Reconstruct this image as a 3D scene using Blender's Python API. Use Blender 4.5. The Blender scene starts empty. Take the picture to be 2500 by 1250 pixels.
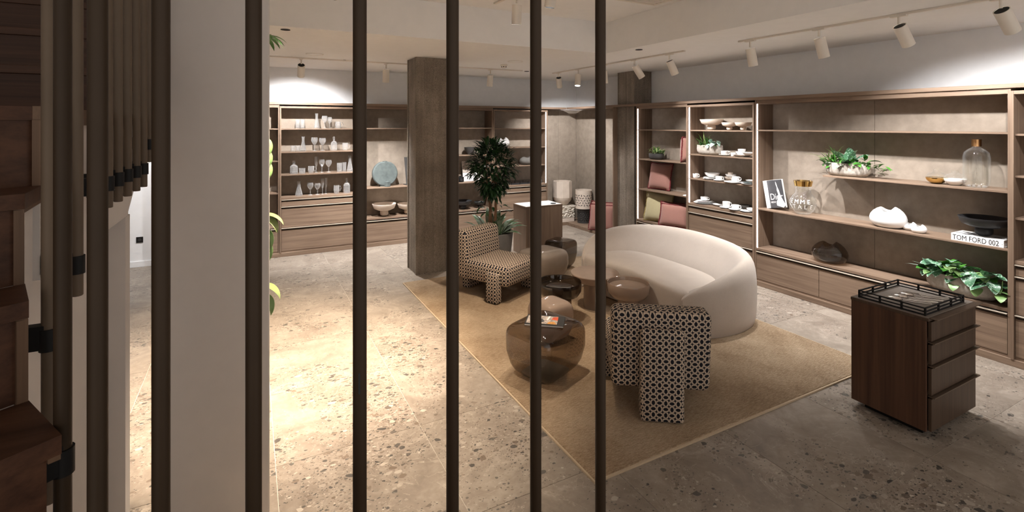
import bpy, bmesh, math, random
from mathutils import Vector, Matrix, Euler
random.seed(11)
R = math.radians
sc = bpy.context.scene
COL = sc.collection
# ---------------------------------------------------------------- camera
cd = bpy.data.cameras.new('camera')
cam = bpy.data.objects.new('camera', cd); COL.objects.link(cam)
cd.sensor_width = 36.0
cd.lens = 36.0 * 1215.0 / 2500.0
cd.shift_y = -0.1282
cd.clip_start = 0.02
cam.location = (0, 0, 2.10)
cam.rotation_euler = (R(90), 0, R(-27.704))
sc.camera = cam
# ---------------------------------------------------------------- world, exposure
W = bpy.data.worlds.new('world'); sc.world = W; W.use_nodes = True
W.node_tree.nodes['Background'].inputs[0].default_value = (1.0, 0.915, 0.84, 1)
W.node_tree.nodes['Background'].inputs[1].default_value = 0.33
vs = sc.view_settings
vs.view_transform = 'Standard'; vs.look = 'None'; vs.gamma = 1.0; vs.exposure = 1.65
vs.use_curve_mapping = False
cy = sc.cycles
cy.max_bounces = 6; cy.diffuse_bounces = 3; cy.glossy_bounces = 3; cy.transmission_bounces = 4; cy.transparent_max_bounces = 14
cy.caustics_reflective = False; cy.caustics_refractive = False; cy.sample_clamp_indirect = 6.0
cy.adaptive_threshold = 0.02; cy.use_light_tree = False
# lamp strengths (W) used by the track spots, downlights and shelf strips
P_WALL = 44.0; P_FLOOR = 640.0; P_ROOM = 82.0; E_STRIP = 6.0
# ---------------------------------------------------------------- node helpers
class NT:
    def __init__(s, name):
        s.m = bpy.data.materials.new(name); s.m.use_nodes = True
        s.t = s.m.node_tree; s.n = s.t.nodes
        s.b = s.n['Principled BSDF']; s.out = s.n['Material Output']
    def node(s, typ, **kw):
        n = s.n.new(typ)
        for k, v in kw.items(): setattr(n, k, v)
        return n
    def link(s, a, b): s.t.links.new(a, b)
    def put(s, sock, v):
        if hasattr(v, 'is_output'): s.link(v, sock)
        else: sock.default_value = v
    def math(s, op, a, b=None, c=None):
        n = s.node('ShaderNodeMath', operation=op)
        s.put(n.inputs[0], a)
        if b is not None: s.put(n.inputs[1], b)
        if c is not None: s.put(n.inputs[2], c)
        return n.outputs[0]
    def mix(s, f, a, b):
        n = s.node('ShaderNodeMix', data_type='RGBA')
        s.put(n.inputs[0], f); s.put(n.inputs[6], a); s.put(n.inputs[7], b)
        return n.outputs[2]
    def pos(s, scale=(1, 1, 1), kind='pos'):
        if kind == 'pos': src = s.node('ShaderNodeNewGeometry').outputs['Position']
        elif kind == 'uv': src = s.node('ShaderNodeTexCoord').outputs['UV']
        else: src = s.node('ShaderNodeTexCoord').outputs['Object']
        mp = s.node('ShaderNodeMapping'); mp.inputs['Scale'].default_value = scale
        s.link(src, mp.inputs[0]); return mp.outputs[0]
    def noise(s, vec, scale, detail=4, rough=.55, dist=0):
        n = s.node('ShaderNodeTexNoise')
        n.inputs['Scale'].default_value = scale; n.inputs['Detail'].default_value = detail
        n.inputs['Roughness'].default_value = rough; n.inputs['Distortion'].default_value = dist
        s.link(vec, n.inputs['Vector']); return n
    def ramp(s, f, stops):
        n = s.node('ShaderNodeValToRGB'); e = n.color_ramp.elements
        while len(e) < len(stops): e.new(0.5)
        for i, (p, c) in enumerate(stops):
            e[i].position = p; e[i].color = (*c, 1) if len(c) == 3 else c
        s.put(n.inputs[0], f); return n.outputs[0]
    def bump(s, h, strength=.3, dist=.01):
        n = s.node('ShaderNodeBump'); n.inputs['Strength'].default_value = strength
        n.inputs['Distance'].default_value = dist; s.put(n.inputs['Height'], h)
        s.link(n.outputs[0], s.b.inputs['Normal']); return n
    def base(s, c): s.put(s.b.inputs['Base Color'], (*c, 1) if isinstance(c, tuple) and len(c) == 3 else c)
    def set(s, **kw):
        for k, v in kw.items(): s.put(s.b.inputs[k.replace('_', ' ')], v)
        return s
def plain(name, col, rough=.5, metal=0., var=.12, scale=9., bump=0., bscale=60., stretch=(1, 1, 1), kind='pos', spec=.5):
    t = NT(name); v = t.pos(stretch, kind)
    n = t.noise(v, scale, 4)
    c1 = tuple(min(1, x*(1-var)) for x in col); c2 = tuple(min(1, x*(1+var)) for x in col)
    t.base(t.ramp(n.outputs[0], [(.3, c1), (.7, c2)]))
    t.set(Roughness=rough, Metallic=metal, Specular_IOR_Level=spec)
    if bump: t.bump(t.noise(v, bscale, 3).outputs[0], bump, .004)
    return t.m
def wood(name, c1, c2, axis, rough=.5, k=1.0):
    t = NT(name); s = {'x': (.9, 26, 26), 'y': (26, .9, 26), 'z': (26, 26, .9)}[axis]
    v = t.pos(tuple(a*k for a in s)); n = t.noise(v, 1.0, 6, .62, .35)
    s2 = {'x': (1.2, 120, 120), 'y': (120, 1.2, 120), 'z': (120, 120, 1.2)}[axis]
    n2 = t.noise(t.pos(tuple(a*k for a in s2)), 1.0, 3, .6)
    big = t.noise(t.pos(), .9, 2)
    f = t.math('ADD', t.math('MULTIPLY', n.outputs[0], .7), t.math('MULTIPLY', n2.outputs[0], .3))
    f = t.math('ADD', f, t.math('MULTIPLY', t.math('SUBTRACT', big.outputs[0], .5), .25))
    t.base(t.ramp(f, [(.34, c2), (.5, tuple((a+b)/2 for a, b in zip(c1, c2))), (.66, c1)]))
    t.set(Roughness=rough, Specular_IOR_Level=.28); t.bump(f, .12, .002); return t.m
def thin_glass(name, tint, rough=.02, spec=1.0, opac=0.0, body=(.8, .8, .8), edge=4.0, rim=0.0):
    t = NT(name); tr = t.node('ShaderNodeBsdfTransparent'); tr.inputs[0].default_value = (*tint, 1)
    gl = t.node('ShaderNodeBsdfGlossy'); gl.inputs['Roughness'].default_value = rough
    gl.inputs[0].default_value = (spec, spec, spec, 1)
    lw = t.node('ShaderNodeLayerWeight'); lw.inputs[0].default_value = .5
    fc = t.math('MULTIPLY_ADD', t.math('POWER', lw.outputs['Facing'], edge), .75, .045)
    nz = t.noise(t.pos(), 6, 2); t.n.remove(t.b)
    t.link(t.mix(t.math('POWER', lw.outputs['Facing'], 2.0), (*tint, 1), (*[c**1.8 if tint[0] < .7 else c for c in tint], 1)), tr.inputs[0])
    a = tr.outputs[0]
    if opac:
        df = t.node('ShaderNodeBsdfDiffuse'); tl = t.node('ShaderNodeBsdfTranslucent')
        cc = t.ramp(nz.outputs[0], [(.3, tuple(x*.92 for x in body)), (.7, tuple(min(1, x*1.08) for x in body))])
        t.link(cc, df.inputs[0]); t.link(cc, tl.inputs[0])
        m0 = t.node('ShaderNodeMixShader'); m0.inputs[0].default_value = .35
        t.link(df.outputs[0], m0.inputs[1]); t.link(tl.outputs[0], m0.inputs[2])
        m1 = t.node('ShaderNodeMixShader'); m1.inputs[0].default_value = opac
        t.link(a, m1.inputs[1]); t.link(m0.outputs[0], m1.inputs[2]); a = m1.outputs[0]
    if rim:                                                # edges painted white in place of highlights refracted by the glass
        d2 = t.node('ShaderNodeBsdfDiffuse'); d2.inputs[0].default_value = (.95, .95, .95, 1); t2 = t.node('ShaderNodeBsdfTranslucent'); t2.inputs[0].default_value = (.95, .95, .95, 1)
        m3 = t.node('ShaderNodeMixShader'); t.link(d2.outputs[0], m3.inputs[1]); t.link(t2.outputs[0], m3.inputs[2])
        m4 = t.node('ShaderNodeMixShader'); t.link(t.math('MULTIPLY', t.math('POWER', lw.outputs['Facing'], 2.2), rim), m4.inputs[0]); t.link(a, m4.inputs[1]); t.link(m3.outputs[0], m4.inputs[2]); a = m4.outputs[0]
    m2 = t.node('ShaderNodeMixShader'); t.link(fc, m2.inputs[0])
    t.link(a, m2.inputs[1]); t.link(gl.outputs[0], m2.inputs[2]); t.link(m2.outputs[0], t.out.inputs[0])
    return t.m
def emit(name, col, st):
    t = NT(name); t.base((.8, .8, .8)); t.b.inputs['Emission Color'].default_value = (*col, 1)
    t.b.inputs['Emission Strength'].default_value = st; return t.m
def terrazzo():
    t = NT('terrazzo_tile')
    oi = t.node('ShaderNodeObjectInfo')
    geo = t.node('ShaderNodeNewGeometry').outputs['Position']
    off = t.node('ShaderNodeVectorMath', operation='SCALE'); off.inputs[0].default_value = (3.7, 5.1, 0)
    t.link(oi.outputs['Random'], off.inputs['Scale'])
    ad = t.node('ShaderNodeVectorMath', operation='ADD'); t.link(geo, ad.inputs[0]); t.link(off.outputs[0], ad.inputs[1])
    def mp(sc_):
        m = t.node('ShaderNodeMapping'); m.inputs['Scale'].default_value = sc_; t.link(ad.outputs[0], m.inputs[0]); return m.outputs[0]
    v = mp((1, 1, 1))
    cloud = t.noise(v, 2.6, 7, .62, 1.1); fine = t.noise(v, 16, 6, .65, .6)
    f = t.math('ADD', t.math('MULTIPLY', cloud.outputs[0], .65), t.math('MULTIPLY', fine.outputs[0], .35))
    c = t.ramp(f, [(.34, (.175, .143, .115)), (.5, (.245, .205, .167)), (.64, (.33, .283, .236))])
    band = t.noise(v, 1.5, 2, .5, .8)
    wob = t.node('ShaderNodeVectorMath', operation='SCALE'); wob.inputs['Scale'].default_value = .055
    wn = t.noise(v, 9, 3); t.link(wn.outputs['Color'], wob.inputs[0])
    for sc_, thr, prob in ((64, .30, .20), (34, .32, .14), (16, .33, .10)):
        m = t.node('ShaderNodeMapping'); m.inputs['Scale'].default_value = (sc_, sc_*1.45, 1); m.inputs['Rotation'].default_value = (0, 0, .5)
        a2 = t.node('ShaderNodeVectorMath', operation='ADD'); t.link(ad.outputs[0], a2.inputs[0]); t.link(wob.outputs[0], a2.inputs[1])
        t.link(a2.outputs[0], m.inputs[0])
        vo = t.node('ShaderNodeTexVoronoi', voronoi_dimensions='2D'); vo.inputs['Scale'].default_value = 1; t.link(m.outputs[0], vo.inputs['Vector'])
        sp = t.node('ShaderNodeSeparateColor'); t.link(vo.outputs['Color'], sp.inputs[0])
        lim = t.math('MULTIPLY_ADD', t.math('SUBTRACT', band.outputs[0], .5), 1.9, prob)
        on = t.math('LESS_THAN', sp.outputs[0], lim)
        rad = t.math('MULTIPLY_ADD', sp.outputs[1], .22, thr-.1)
        near = t.math('LESS_THAN', vo.outputs['Distance'], rad)
        stone = t.ramp(sp.outputs[2], [(0, (.028, .027, .026)), (.22, (.075, .068, .061)), (.42, (.145, .105, .078)), (.62, (.19, .16, .13)), (.85, (.30, .255, .21)), (1, (.45, .40, .34))])
        c = t.mix(t.math('MULTIPLY', t.math('MULTIPLY', on, near), .85), c, stone)
    vein = t.noise(v, 1.7, 5, .6, 2.0)
    vm = t.ramp(t.math('ABSOLUTE', t.math('SUBTRACT', vein.outputs[0], .5)), [(0, (1, 1, 1)), (.006, (0, 0, 0))])
    c = t.mix(t.math('MULTIPLY', vm, .28), c, (.6, .52, .43, 1))
    t.base(c); t.set(Roughness=t.math('MULTIPLY_ADD', fine.outputs[0], .2, .3), Specular_IOR_Level=.45)
    t.bump(fine.outputs[0], .05, .002); return t.m
def concrete():
    t = NT('board_formed_concrete'); v = t.pos((14, 14, 1.2)); n = t.noise(v, 1, 6, .6)
    g = t.noise(t.pos(), 90, 4, .7); b = t.noise(t.pos(), 2.5, 4)
    f = t.math('ADD', t.math('MULTIPLY', n.outputs[0], .22), t.math('ADD', t.math('MULTIPLY', g.outputs[0], .48), t.math('MULTIPLY', b.outputs[0], .3)))
    c = t.ramp(f, [(.36, (.105, .083, .062)), (.5, (.21, .172, .134)), (.62, (.33, .28, .23))])
    vo = t.node('ShaderNodeTexVoronoi'); vo.inputs['Scale'].default_value = 26; t.link(t.pos(), vo.inputs['Vector'])
    sp = t.node('ShaderNodeSeparateColor'); t.link(vo.outputs['Color'], sp.inputs[0])
    pit = t.math('MULTIPLY', t.math('LESS_THAN', vo.outputs['Distance'], .14), t.math('LESS_THAN', sp.outputs[0], .35))
    lit = t.math('MULTIPLY', t.math('LESS_THAN', vo.outputs['Distance'], .1), t.math('GREATER_THAN', sp.outputs[0], .8))
    c = t.mix(t.math('MULTIPLY', pit, .75), c, (.05, .04, .03, 1)); c = t.mix(t.math('MULTIPLY', lit, .6), c, (.5, .45, .4, 1))
    t.base(c); t.set(Roughness=.9); t.bump(t.math('SUBTRACT', f, t.math('MULTIPLY', pit, .5)), .7, .012); return t.m
def loop_fabric():
    t = NT('black_cream_loop_fabric'); cell = .042
    src = t.node('ShaderNodeTexCoord').outputs['UV']; sp = t.node('ShaderNodeSeparateXYZ'); t.link(src, sp.inputs[0])
    U = t.math('MULTIPLY', sp.outputs[0], 1/cell); V = t.math('MULTIPLY', sp.outputs[1], 1/cell)
    fu = t.math('SUBTRACT', t.math('FRACT', U), .5); fv = t.math('SUBTRACT', t.math('FRACT', V), .5)
    par = t.math('FLOORED_MODULO', t.math('ADD', t.math('FLOOR', U), t.math('FLOOR', V)), 2.)
    a = t.math('MULTIPLY_ADD', par, -.18, .60); b = t.math('MULTIPLY_ADD', par, .18, .42)
    d = t.math('SQRT', t.math('ADD', t.math('POWER', t.math('ABSOLUTE', t.math('DIVIDE', fu, a)), 2.0), t.math('POWER', t.math('ABSOLUTE', t.math('DIVIDE', fv, b)), 2.0)))
    ring = t.math('LESS_THAN', t.math('ABSOLUTE', t.math('SUBTRACT', d, .88)), .225)
    nz = t.noise(t.pos((1, 1, 1), 'uv'), 300, 2)
    cream = t.ramp(nz.outputs[0], [(.3, (.47, .365, .275)), (.7, (.62, .50, .39))])
    blk = t.ramp(nz.outputs[0], [(.3, (.006, .006, .009)), (.7, (.02, .02, .026))])
    t.base(t.mix(ring, blk, cream)); t.set(Roughness=.9, Specular_IOR_Level=.2)
    t.bump(t.math('MULTIPLY_ADD', ring, 1., t.math('MULTIPLY', nz.outputs[0], .4)), .5, .004); return t.m
def rug_mat():
    t = NT('golden_beige_rug'); v = t.pos((22, 150, 1)); n = t.noise(v, 1., 4, .65, .3); b = t.noise(t.pos((1, 1, 1)), 1.6, 5, .6, .4)
    p = t.noise(t.pos((1, 1, 1)), 110, 3, .7)
    f = t.math('ADD', t.math('MULTIPLY', n.outputs[0], .42), t.math('ADD', t.math('MULTIPLY', b.outputs[0], .34), t.math('MULTIPLY', p.outputs[0], .24)))
    t.base(t.ramp(f, [(.37, (.29, .19, .112)), (.5, (.51, .37, .24)), (.61, (.71, .555, .39))]))
    t.set(Roughness=.95, Specular_IOR_Level=.15); t.bump(t.math('ADD', n.outputs[0], p.outputs[0]), 1.0, .02); return t.m
def boucle(name, col, sc_=420):
    t = NT(name); n = t.noise(t.pos(), sc_, 3, .7); b = t.noise(t.pos(), 6, 3)
    f = t.math('ADD', t.math('MULTIPLY', n.outputs[0], .85), t.math('MULTIPLY', b.outputs[0], .15))
    t.base(t.ramp(f, [(.35, tuple(x*.8 for x in col)), (.65, tuple(min(1, x*1.1) for x in col))]))
    t.set(Roughness=.95, Specular_IOR_Level=.15, Sheen_Weight=.25); t.bump(n.outputs[0], .55, .004); return t.m
def leaf_mat(name, c1, c2, c3=None, sc_=40, thr=.56, rough=.35):
    t = NT(name); n = t.noise(t.pos((1, 1, 1), 'obj'), sc_, 3, .6); g = t.noise(t.pos(), 7, 2)
    c = t.ramp(g.outputs[0], [(.3, c1), (.7, c2)])
    if c3: c = t.mix(t.ramp(n.outputs[0], [(thr-.04, (0, 0, 0)), (thr+.04, (1, 1, 1))]), c, (*c3, 1))
    t.base(c); t.set(Roughness=rough, Subsurface_Weight=0.0); return t.m
M = {}
WA, WB = (.262, .184, .131), (.140, .092, .063)
for ax in 'xyz': M['wood_'+ax] = wood('walnut_veneer_'+ax, WA, WB, ax)
DA, DB = (.088, .038, .019), (.034, .013, .006)
for ax in 'xyz': M['dark_'+ax] = wood('dark_stained_oak_'+ax, DA, DB, ax, .5)
for ax in 'xyz': M['oak_'+ax] = wood('oiled_oak_trim_'+ax, (.15, .089, .053), (.085, .048, .028), ax, .5)
M['cart'] = wood('reddish_walnut_z', (.120, .060, .036), (.050, .024, .015), 'z', .42, .6)
M['cart_front'] = wood('smoked_walnut_z', (.092, .058, .038), (.046, .028, .018), 'z', .45, .8)
M['panel'] = plain('taupe_nubuck_panel', (.288, .238, .192), .8, var=.13, scale=11, bump=.15, bscale=55, spec=.25)
M['wall'] = plain('white_wall_paint', (.86, .87, .89), .85, var=.02, bump=.05, bscale=200)
M['warmwall'] = plain('warm_white_stair_paint', (.66, .605, .56), .8, var=.02, bump=.04, bscale=200)
M['ceil'] = plain('white_ceiling_paint', (.87, .855, .835), .9, var=.015)
M['floor'] = terrazzo(); M['grout'] = plain('pale_grout', (.62, .56, .49), .8)
M['conc'] = concrete()
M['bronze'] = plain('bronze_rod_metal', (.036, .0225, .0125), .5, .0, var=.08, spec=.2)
M['bronze_lit'] = plain('lit_bronze_rod', (.125, .09, .061), .5, .0, var=.08, spec=.25)  # same rod bronze, lightened in colour for the lit look at the landing
M['bar'] = plain('champagne_handle_metal', (.70, .61, .50), .38, .35, var=.05)
M['black'] = plain('matt_black_metal', (.007, .0065, .0065), .55, .0, var=.1, spec=.25)
M['blackc'] = plain('matt_black_ceramic', (.022, .022, .024), .5, var=.2)
M['chestbar'] = plain('bronze_drawer_lip', (.13, .09, .062), .4, .5, var=.05); M['traytop'] = plain('taupe_leather_top', (.20, .168, .14), .7, var=.08)
M['recess'] = plain('shadow_gap_dark_veneer', (.085, .056, .039), .7)
M['led'] = emit('led_strip', (1, .95, .97), E_STRIP)
M['lens'] = emit('lamp_lens', (1, .98, .95), 14.0)
M['lamp'] = plain('white_lamp_enamel', (.76, .70, .62), .5, var=.02)
M['fabric'] = loop_fabric(); M['rug'] = rug_mat(); M['rugedge'] = boucle('rug_edge_binding', (.55, .42, .28))
M['sofa'] = boucle('ivory_boucle', (.57, .495, .43))
M['glass'] = thin_glass('clear_crystal', (.97, .97, .97), .03, 1.0, .09, (.95, .95, .95), rim=1.0)  # white body and edges painted in for the sparkle of cut glass
M['clear'] = thin_glass('clear_glass', (.975, .98, .975), .02, 1.0, edge=5.0, rim=.16)
M['smoke'] = thin_glass('smoked_brown_glass', (.58, .52, .455), .03, 1.0, .04, (.08, .06, .045))
M['smokedk'] = thin_glass('dark_smoked_glass', (.40, .35, .30), .03, 1.0, .08, (.05, .038, .028))
M['rose'] = thin_glass('opal_rose_glass', (.80, .68, .58), .08, .9, .72, (.44, .335, .265))
M['taupe'] = thin_glass('opal_taupe_glass', (.78, .70, .62), .08, .9, .8, (.44, .37, .31))
M['gold'] = plain('polished_gold', (.72, .47, .16), .16, 1.0, var=.03)
M['brass'] = plain('brushed_copper', (.62, .36, .17), .3, 1.0, var=.03)
M['steel'] = plain('polished_steel', (.85, .81, .76), .22, 1.0, var=.03)
M['white'] = plain('white_porcelain', (.86, .85, .84), .3, var=.015)
M['cream'] = plain('cream_ceramic', (.68, .585, .50), .75, var=.06)
M['teal'] = plain('grey_green_stoneware', (.088, .106, .104), .85, var=.2, scale=14)
M['stonegrey'] = plain('grey_stone_ceramic', (.12, .11, .10), .8, var=.15)
M['pot'] = plain('grey_fibre_pot', (.20, .185, .17), .75, var=.1)
M['planter'] = plain('raw_concrete_planter', (.40, .36, .315), .85, var=.18, scale=40, bump=.2, bscale=120)
M['charcoal'] = plain('charcoal_planter', (.045, .042, .04), .6, var=.15)
M['rock'] = plain('chiselled_pale_stone', (.62, .56, .48), .9, var=.2, scale=22, bump=1.0, bscale=26)
M['soil'] = plain('dark_potting_soil', (.03, .02, .014), .95, var=.4, scale=90)
M['pink'] = boucle('rust_pink_velvet', (.31, .155, .125), 260); M['redpipe'] = plain('dark_red_fringe', (.13, .012, .014), .8, var=.3, scale=200)
M['mustard'] = boucle('mustard_linen', (.44, .38, .225), 260); M['mustardpipe'] = plain('olive_fringe', (.26, .2, .07), .8, var=.3, scale=200)
M['paper'] = plain('book_paper', (.82, .80, .77), .8, var=.03)
M['ink'] = plain('black_print', (.012, .012, .012), .6); M['greyprint'] = plain('dark_grey_print', (.055, .055, .06), .35, var=.25, scale=4)
M['pale'] = plain('white_print', (.85, .84, .83), .5); M['orange'] = plain('orange_print', (.62, .09, .03), .4, var=.3); M['amber'] = plain('amber_print', (.6, .28, .06), .4, var=.5, scale=60)
M['collage'] = plain('beige_photo_print', (.42, .36, .31), .4, var=.8, scale=70)
M['trunk'] = plain('tan_bark', (.22, .12, .065), .9, var=.3, stretch=(30, 30, 4), scale=1)
M['leaf'] = leaf_mat('deep_green_leaf', (.008, .028, .009), (.022, .07, .018))
M['leafb'] = leaf_mat('bright_green_leaf', (.03, .13, .018), (.07, .22, .035))
M['leafv'] = leaf_mat('silver_splashed_leaf', (.05, .15, .075), (.09, .22, .115), (.42, .55, .45), 55, .55)
M['leafs'] = leaf_mat('silver_blue_leaf', (.30, .43, .37), (.42, .56, .49), (.05, .12, .08), 70, .60)
M['leafl'] = leaf_mat('pale_heart_leaf', (.15, .28, .09), (.27, .42, .16))
M['leafw'] = leaf_mat('cream_striped_leaf', (.16, .26, .06), (.38, .44, .20))
M['leafa'] = leaf_mat('aglaonema_leaf', (.04, .10, .03), (.07, .15, .05), (.20, .24, .17), 18, .5)
# ---------------------------------------------------------------- geometry helpers: each returns (verts, faces)
def box(x0, x1, y0, y1, z0, z1):
    if x0 > x1: x0, x1 = x1, x0
    if y0 > y1: y0, y1 = y1, y0
    v = [(x, y, z) for z in (z0, z1) for y in (y0, y1) for x in (x0, x1)]
    return v, [(0, 2, 3, 1), (4, 5, 7, 6), (0, 1, 5, 4), (2, 6, 7, 3), (0, 4, 6, 2), (1, 3, 7, 5)]
def frombm(bm):
    bm.verts.ensure_lookup_table(); bm.verts.index_update()
    g = [tuple(v.co) for v in bm.verts], [tuple(v.index for v in f.verts) for f in bm.faces]; bm.free(); return g
def rbox(x0, x1, y0, y1, z0, z1, r=.004, seg=2):
    bm = bmesh.new(); v, f = box(x0, x1, y0, y1, z0, z1); vs_ = [bm.verts.new(p) for p in v]
    for q in f: bm.faces.new([vs_[i] for i in q])
    bmesh.ops.bevel(bm, geom=bm.edges[:], offset=r, segments=seg, affect='EDGES', profile=.5)
    return frombm(bm)
def lathe(prof, n=28, sx=1., sy=1.):
    V, Fc = [], []; rows = []
    for r, z in prof:
        if r < 1e-5: rows.append([len(V)]); V.append((0, 0, z))
        else:
            rows.append(list(range(len(V), len(V)+n)))
            V += [(r*sx*math.cos(2*math.pi*i/n), r*sy*math.sin(2*math.pi*i/n), z) for i in range(n)]
    for a, b in zip(rows, rows[1:]):
        for i in range(n):
            j = (i+1) % n
            if len(a) == 1 and len(b) == 1: continue
            if len(a) == 1: Fc.append((a[0], b[j], b[i]))
            elif len(b) == 1: Fc.append((a[i], a[j], b[0]))
            else: Fc.append((a[i], a[j], b[j], b[i]))
    return V, Fc
def cyl(r, z0, z1, n=20, r2=None): r2 = r if r2 is None else r2; return lathe([(0, z0), (r, z0), (r2, z1), (0, z1)], n)
def tube(path, r, n=8, closed=False, r2=None):
    P_ = [Vector(p) for p in path]; V, Fc = [], []; m = len(P_)
    for i, p in enumerate(P_):
        a = P_[i-1] if (i > 0 or closed) else p; b = P_[(i+1) % m] if (i < m-1 or closed) else p
        t = (b-a).normalized(); u = t.cross(Vector((0, 0, 1)))
        if u.length < 1e-3: u = t.cross(Vector((0, 1, 0)))
        u.normalize(); w = t.cross(u); rr = r if r2 is None else r+(r2-r)*i/(m-1)
        V += [tuple(p+u*math.cos(2*math.pi*k/n)*rr+w*math.sin(2*math.pi*k/n)*rr) for k in range(n)]
    for i in range(m if closed else m-1):
        j = (i+1) % m
        for k in range(n): Fc.append((i*n+k, i*n+(k+1) % n, j*n+(k+1) % n, j*n+k))
    if not closed: Fc.append(tuple(range(n))[::-1]); Fc.append(tuple((m-1)*n+k for k in range(n)))
    return V, Fc
def prism(pts, z0, z1):          # polygon in XY, extruded in Z
    n = len(pts); V = [(x, y, z0) for x, y in pts]+[(x, y, z1) for x, y in pts]
    return V, [tuple(range(n))[::-1], tuple(range(n, 2*n))]+[(i, (i+1) % n, n+(i+1) % n, n+i) for i in range(n)]
def prism_yz(pts, x0, x1):       # polygon in YZ, extruded in X
    v, f = prism(pts, x0, x1); return [(c, a, b) for a, b, c in v], f
def join(*gs):
    V, Fc = [], []
    for v, f in gs:
        o = len(V); V += list(v); Fc += [tuple(i+o for i in q) for q in f]
    return V, Fc
def xf(g, mat): return [tuple(mat @ Vector(p)) for p in g[0]], g[1]
def mv(g, x=0, y=0, z=0): return [(a+x, b+y, c+z) for a, b, c in g[0]], g[1]
def rot(g, ax, ang): return xf(g, Matrix.Rotation(R(ang), 4, ax))
def superq(a, b, c, e=.45, n=20, m=14, seed=0, amp=0.):
    sg = lambda w, k: math.copysign(abs(w)**k, w); rnd = random.Random(seed); ph = [rnd.uniform(0, 6.28) for _ in range(4)]
    V, Fc, rows = [], [], []
    for j in range(m+1):
        th = -math.pi/2+math.pi*j/m
        if j in (0, m): rows.append([len(V)]); V.append((0, 0, c*sg(math.sin(th), e))); continue
        rows.append(list(range(len(V), len(V)+n)))
        for i in range(n):
            p = 2*math.pi*i/n; k = 1+amp*(math.sin(2*p+ph[0])*.6+math.sin(3*p+ph[1]+th*2)*.5+math.cos(2*th+p+ph[2])*.5)
            V.append((k*a*sg(math.cos(th), e)*sg(math.cos(p), e), k*b*sg(math.cos(th), e)*sg(math.sin(p), e), c*sg(math.sin(th), e)*(1+.4*amp*math.sin(p+ph[3]))))
    for A, B in zip(rows, rows[1:]):
        for i in range(n):
            k = (i+1) % n
            if len(A) == 1: Fc.append((A[0], B[k], B[i]))
            elif len(B) == 1: Fc.append((A[i], A[k], B[0]))
            else: Fc.append((A[i], A[k], B[k], B[i]))
    return V, Fc
def leafgeo(l, w, bend=.3, fold=.15, n=6, tip=1.0, heart=False):
    V, Fc = [], []
    for i in range(n+1):
        t = i/n; ang = bend*t
        x = l*t*(1-.15*abs(bend)*t*t); z = l*(.35*t-bend*t*t*.6)
        ww = w*.5*(math.sin(math.pi*min(1, t**(.58 if heart else .8)*tip))**(.65 if heart else .8) if 0 < t < 1 else (.3 if heart and t == 0 else 0.04))
        V += [(x, -ww, z+fold*ww), (x, 0, z), (x, ww, z+fold*ww)]
    for i in range(n):
        o = 3*i; Fc += [(o, o+1, o+4, o+3), (o+1, o+2, o+5, o+4)]
    return V, Fc
# ---------------------------------------------------------------- object helpers
def tag(o, label=None, cat=None, group=None, kind=None):
    for k, v in (('label', label), ('category', cat), ('group', group), ('kind', kind)):
        if v: o[k] = v
    return o
def mesh(name, g, mat, smooth=False, ang=35, uv=None):
    me = bpy.data.meshes.new(name); me.from_pydata(g[0], [], g[1]); me.materials.append(M[mat])
    if smooth:
        me.polygons.foreach_set('use_smooth', [True]*len(me.polygons)); me.set_sharp_from_angle(angle=R(ang))
    if uv:
        L = me.uv_layers.new(name='UVMap')
        for p in me.polygons:
            n = p.normal; a = max(range(3), key=lambda i: abs(n[i]))
            for li in p.loop_indices:
                c = me.vertices[me.loops[li].vertex_index].co
                L.data[li].uv = ((c.y, c.z), (c.x, c.z), (c.x, c.y))[a]
    me.update(); return me
def raw(name, me, parent=None, loc=(0, 0, 0), rot_=(0, 0, 0), scale=None):
    o = bpy.data.objects.new(name, me); COL.objects.link(o); o.parent = parent; o.location = loc; o.rotation_euler = rot_
    if scale: o.scale = scale
    return o
def thing(name, label, cat, loc=(0, 0, 0), rz=0, group=None, kind=None):
    o = bpy.data.objects.new(name, None); COL.objects.link(o); o.empty_display_size = .05
    o.location = loc; o.rotation_euler = (0, 0, R(rz)); return tag(o, label, cat, group, kind)
def part(p, name, g, mat, smooth=False, ang=35, uv=None, label=None):     # coordinates in the thing's own frame
    o = raw(name, mesh(name, g, mat, smooth, ang, uv), p)
    if label: o['label'] = label
    return o
def wpart(p, name, g, mat, smooth=False, **k):                 # coordinates in the room's frame
    r = p
    while r.parent: r = r.parent
    return part(p, name, mv(g, *(-r.location)), mat, smooth, **k)
def single(name, label, cat, g, mat, loc=(0, 0, 0), rz=0, smooth=False, group=None, **k):
    return tag(raw(name, mesh(name, g, mat, smooth, **k), None, loc, (0, 0, R(rz))), label, cat, group)
def struct(name, g, mat, parent=None, **k):
    o = raw(name, mesh(name, g, mat, **k), parent)
    if not parent: o['kind'] = 'structure'
    return o
def copy_tree(o, parent=None):
    c = o.copy(); COL.objects.link(c); c.parent = parent
    for ch in o.children: copy_tree(ch, c)
    return c
def text_mesh(body, size, depth=.0006, cond=1.0):
    cu = bpy.data.curves.new('lettering', 'FONT'); cu.body = body; cu.size = size; cu.extrude = depth; cu.resolution_u = 3
    cu.align_x = 'CENTER'; o = bpy.data.objects.new('lettering', cu); COL.objects.link(o)
    bpy.context.view_layer.update(); me = bpy.data.meshes.new_from_object(o)
    g = [(v.co.x*cond, v.co.y, v.co.z) for v in me.vertices], [tuple(p.vertices) for p in me.polygons]
    bpy.data.objects.remove(o); bpy.data.curves.remove(cu); bpy.data.meshes.remove(me); return g
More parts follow.
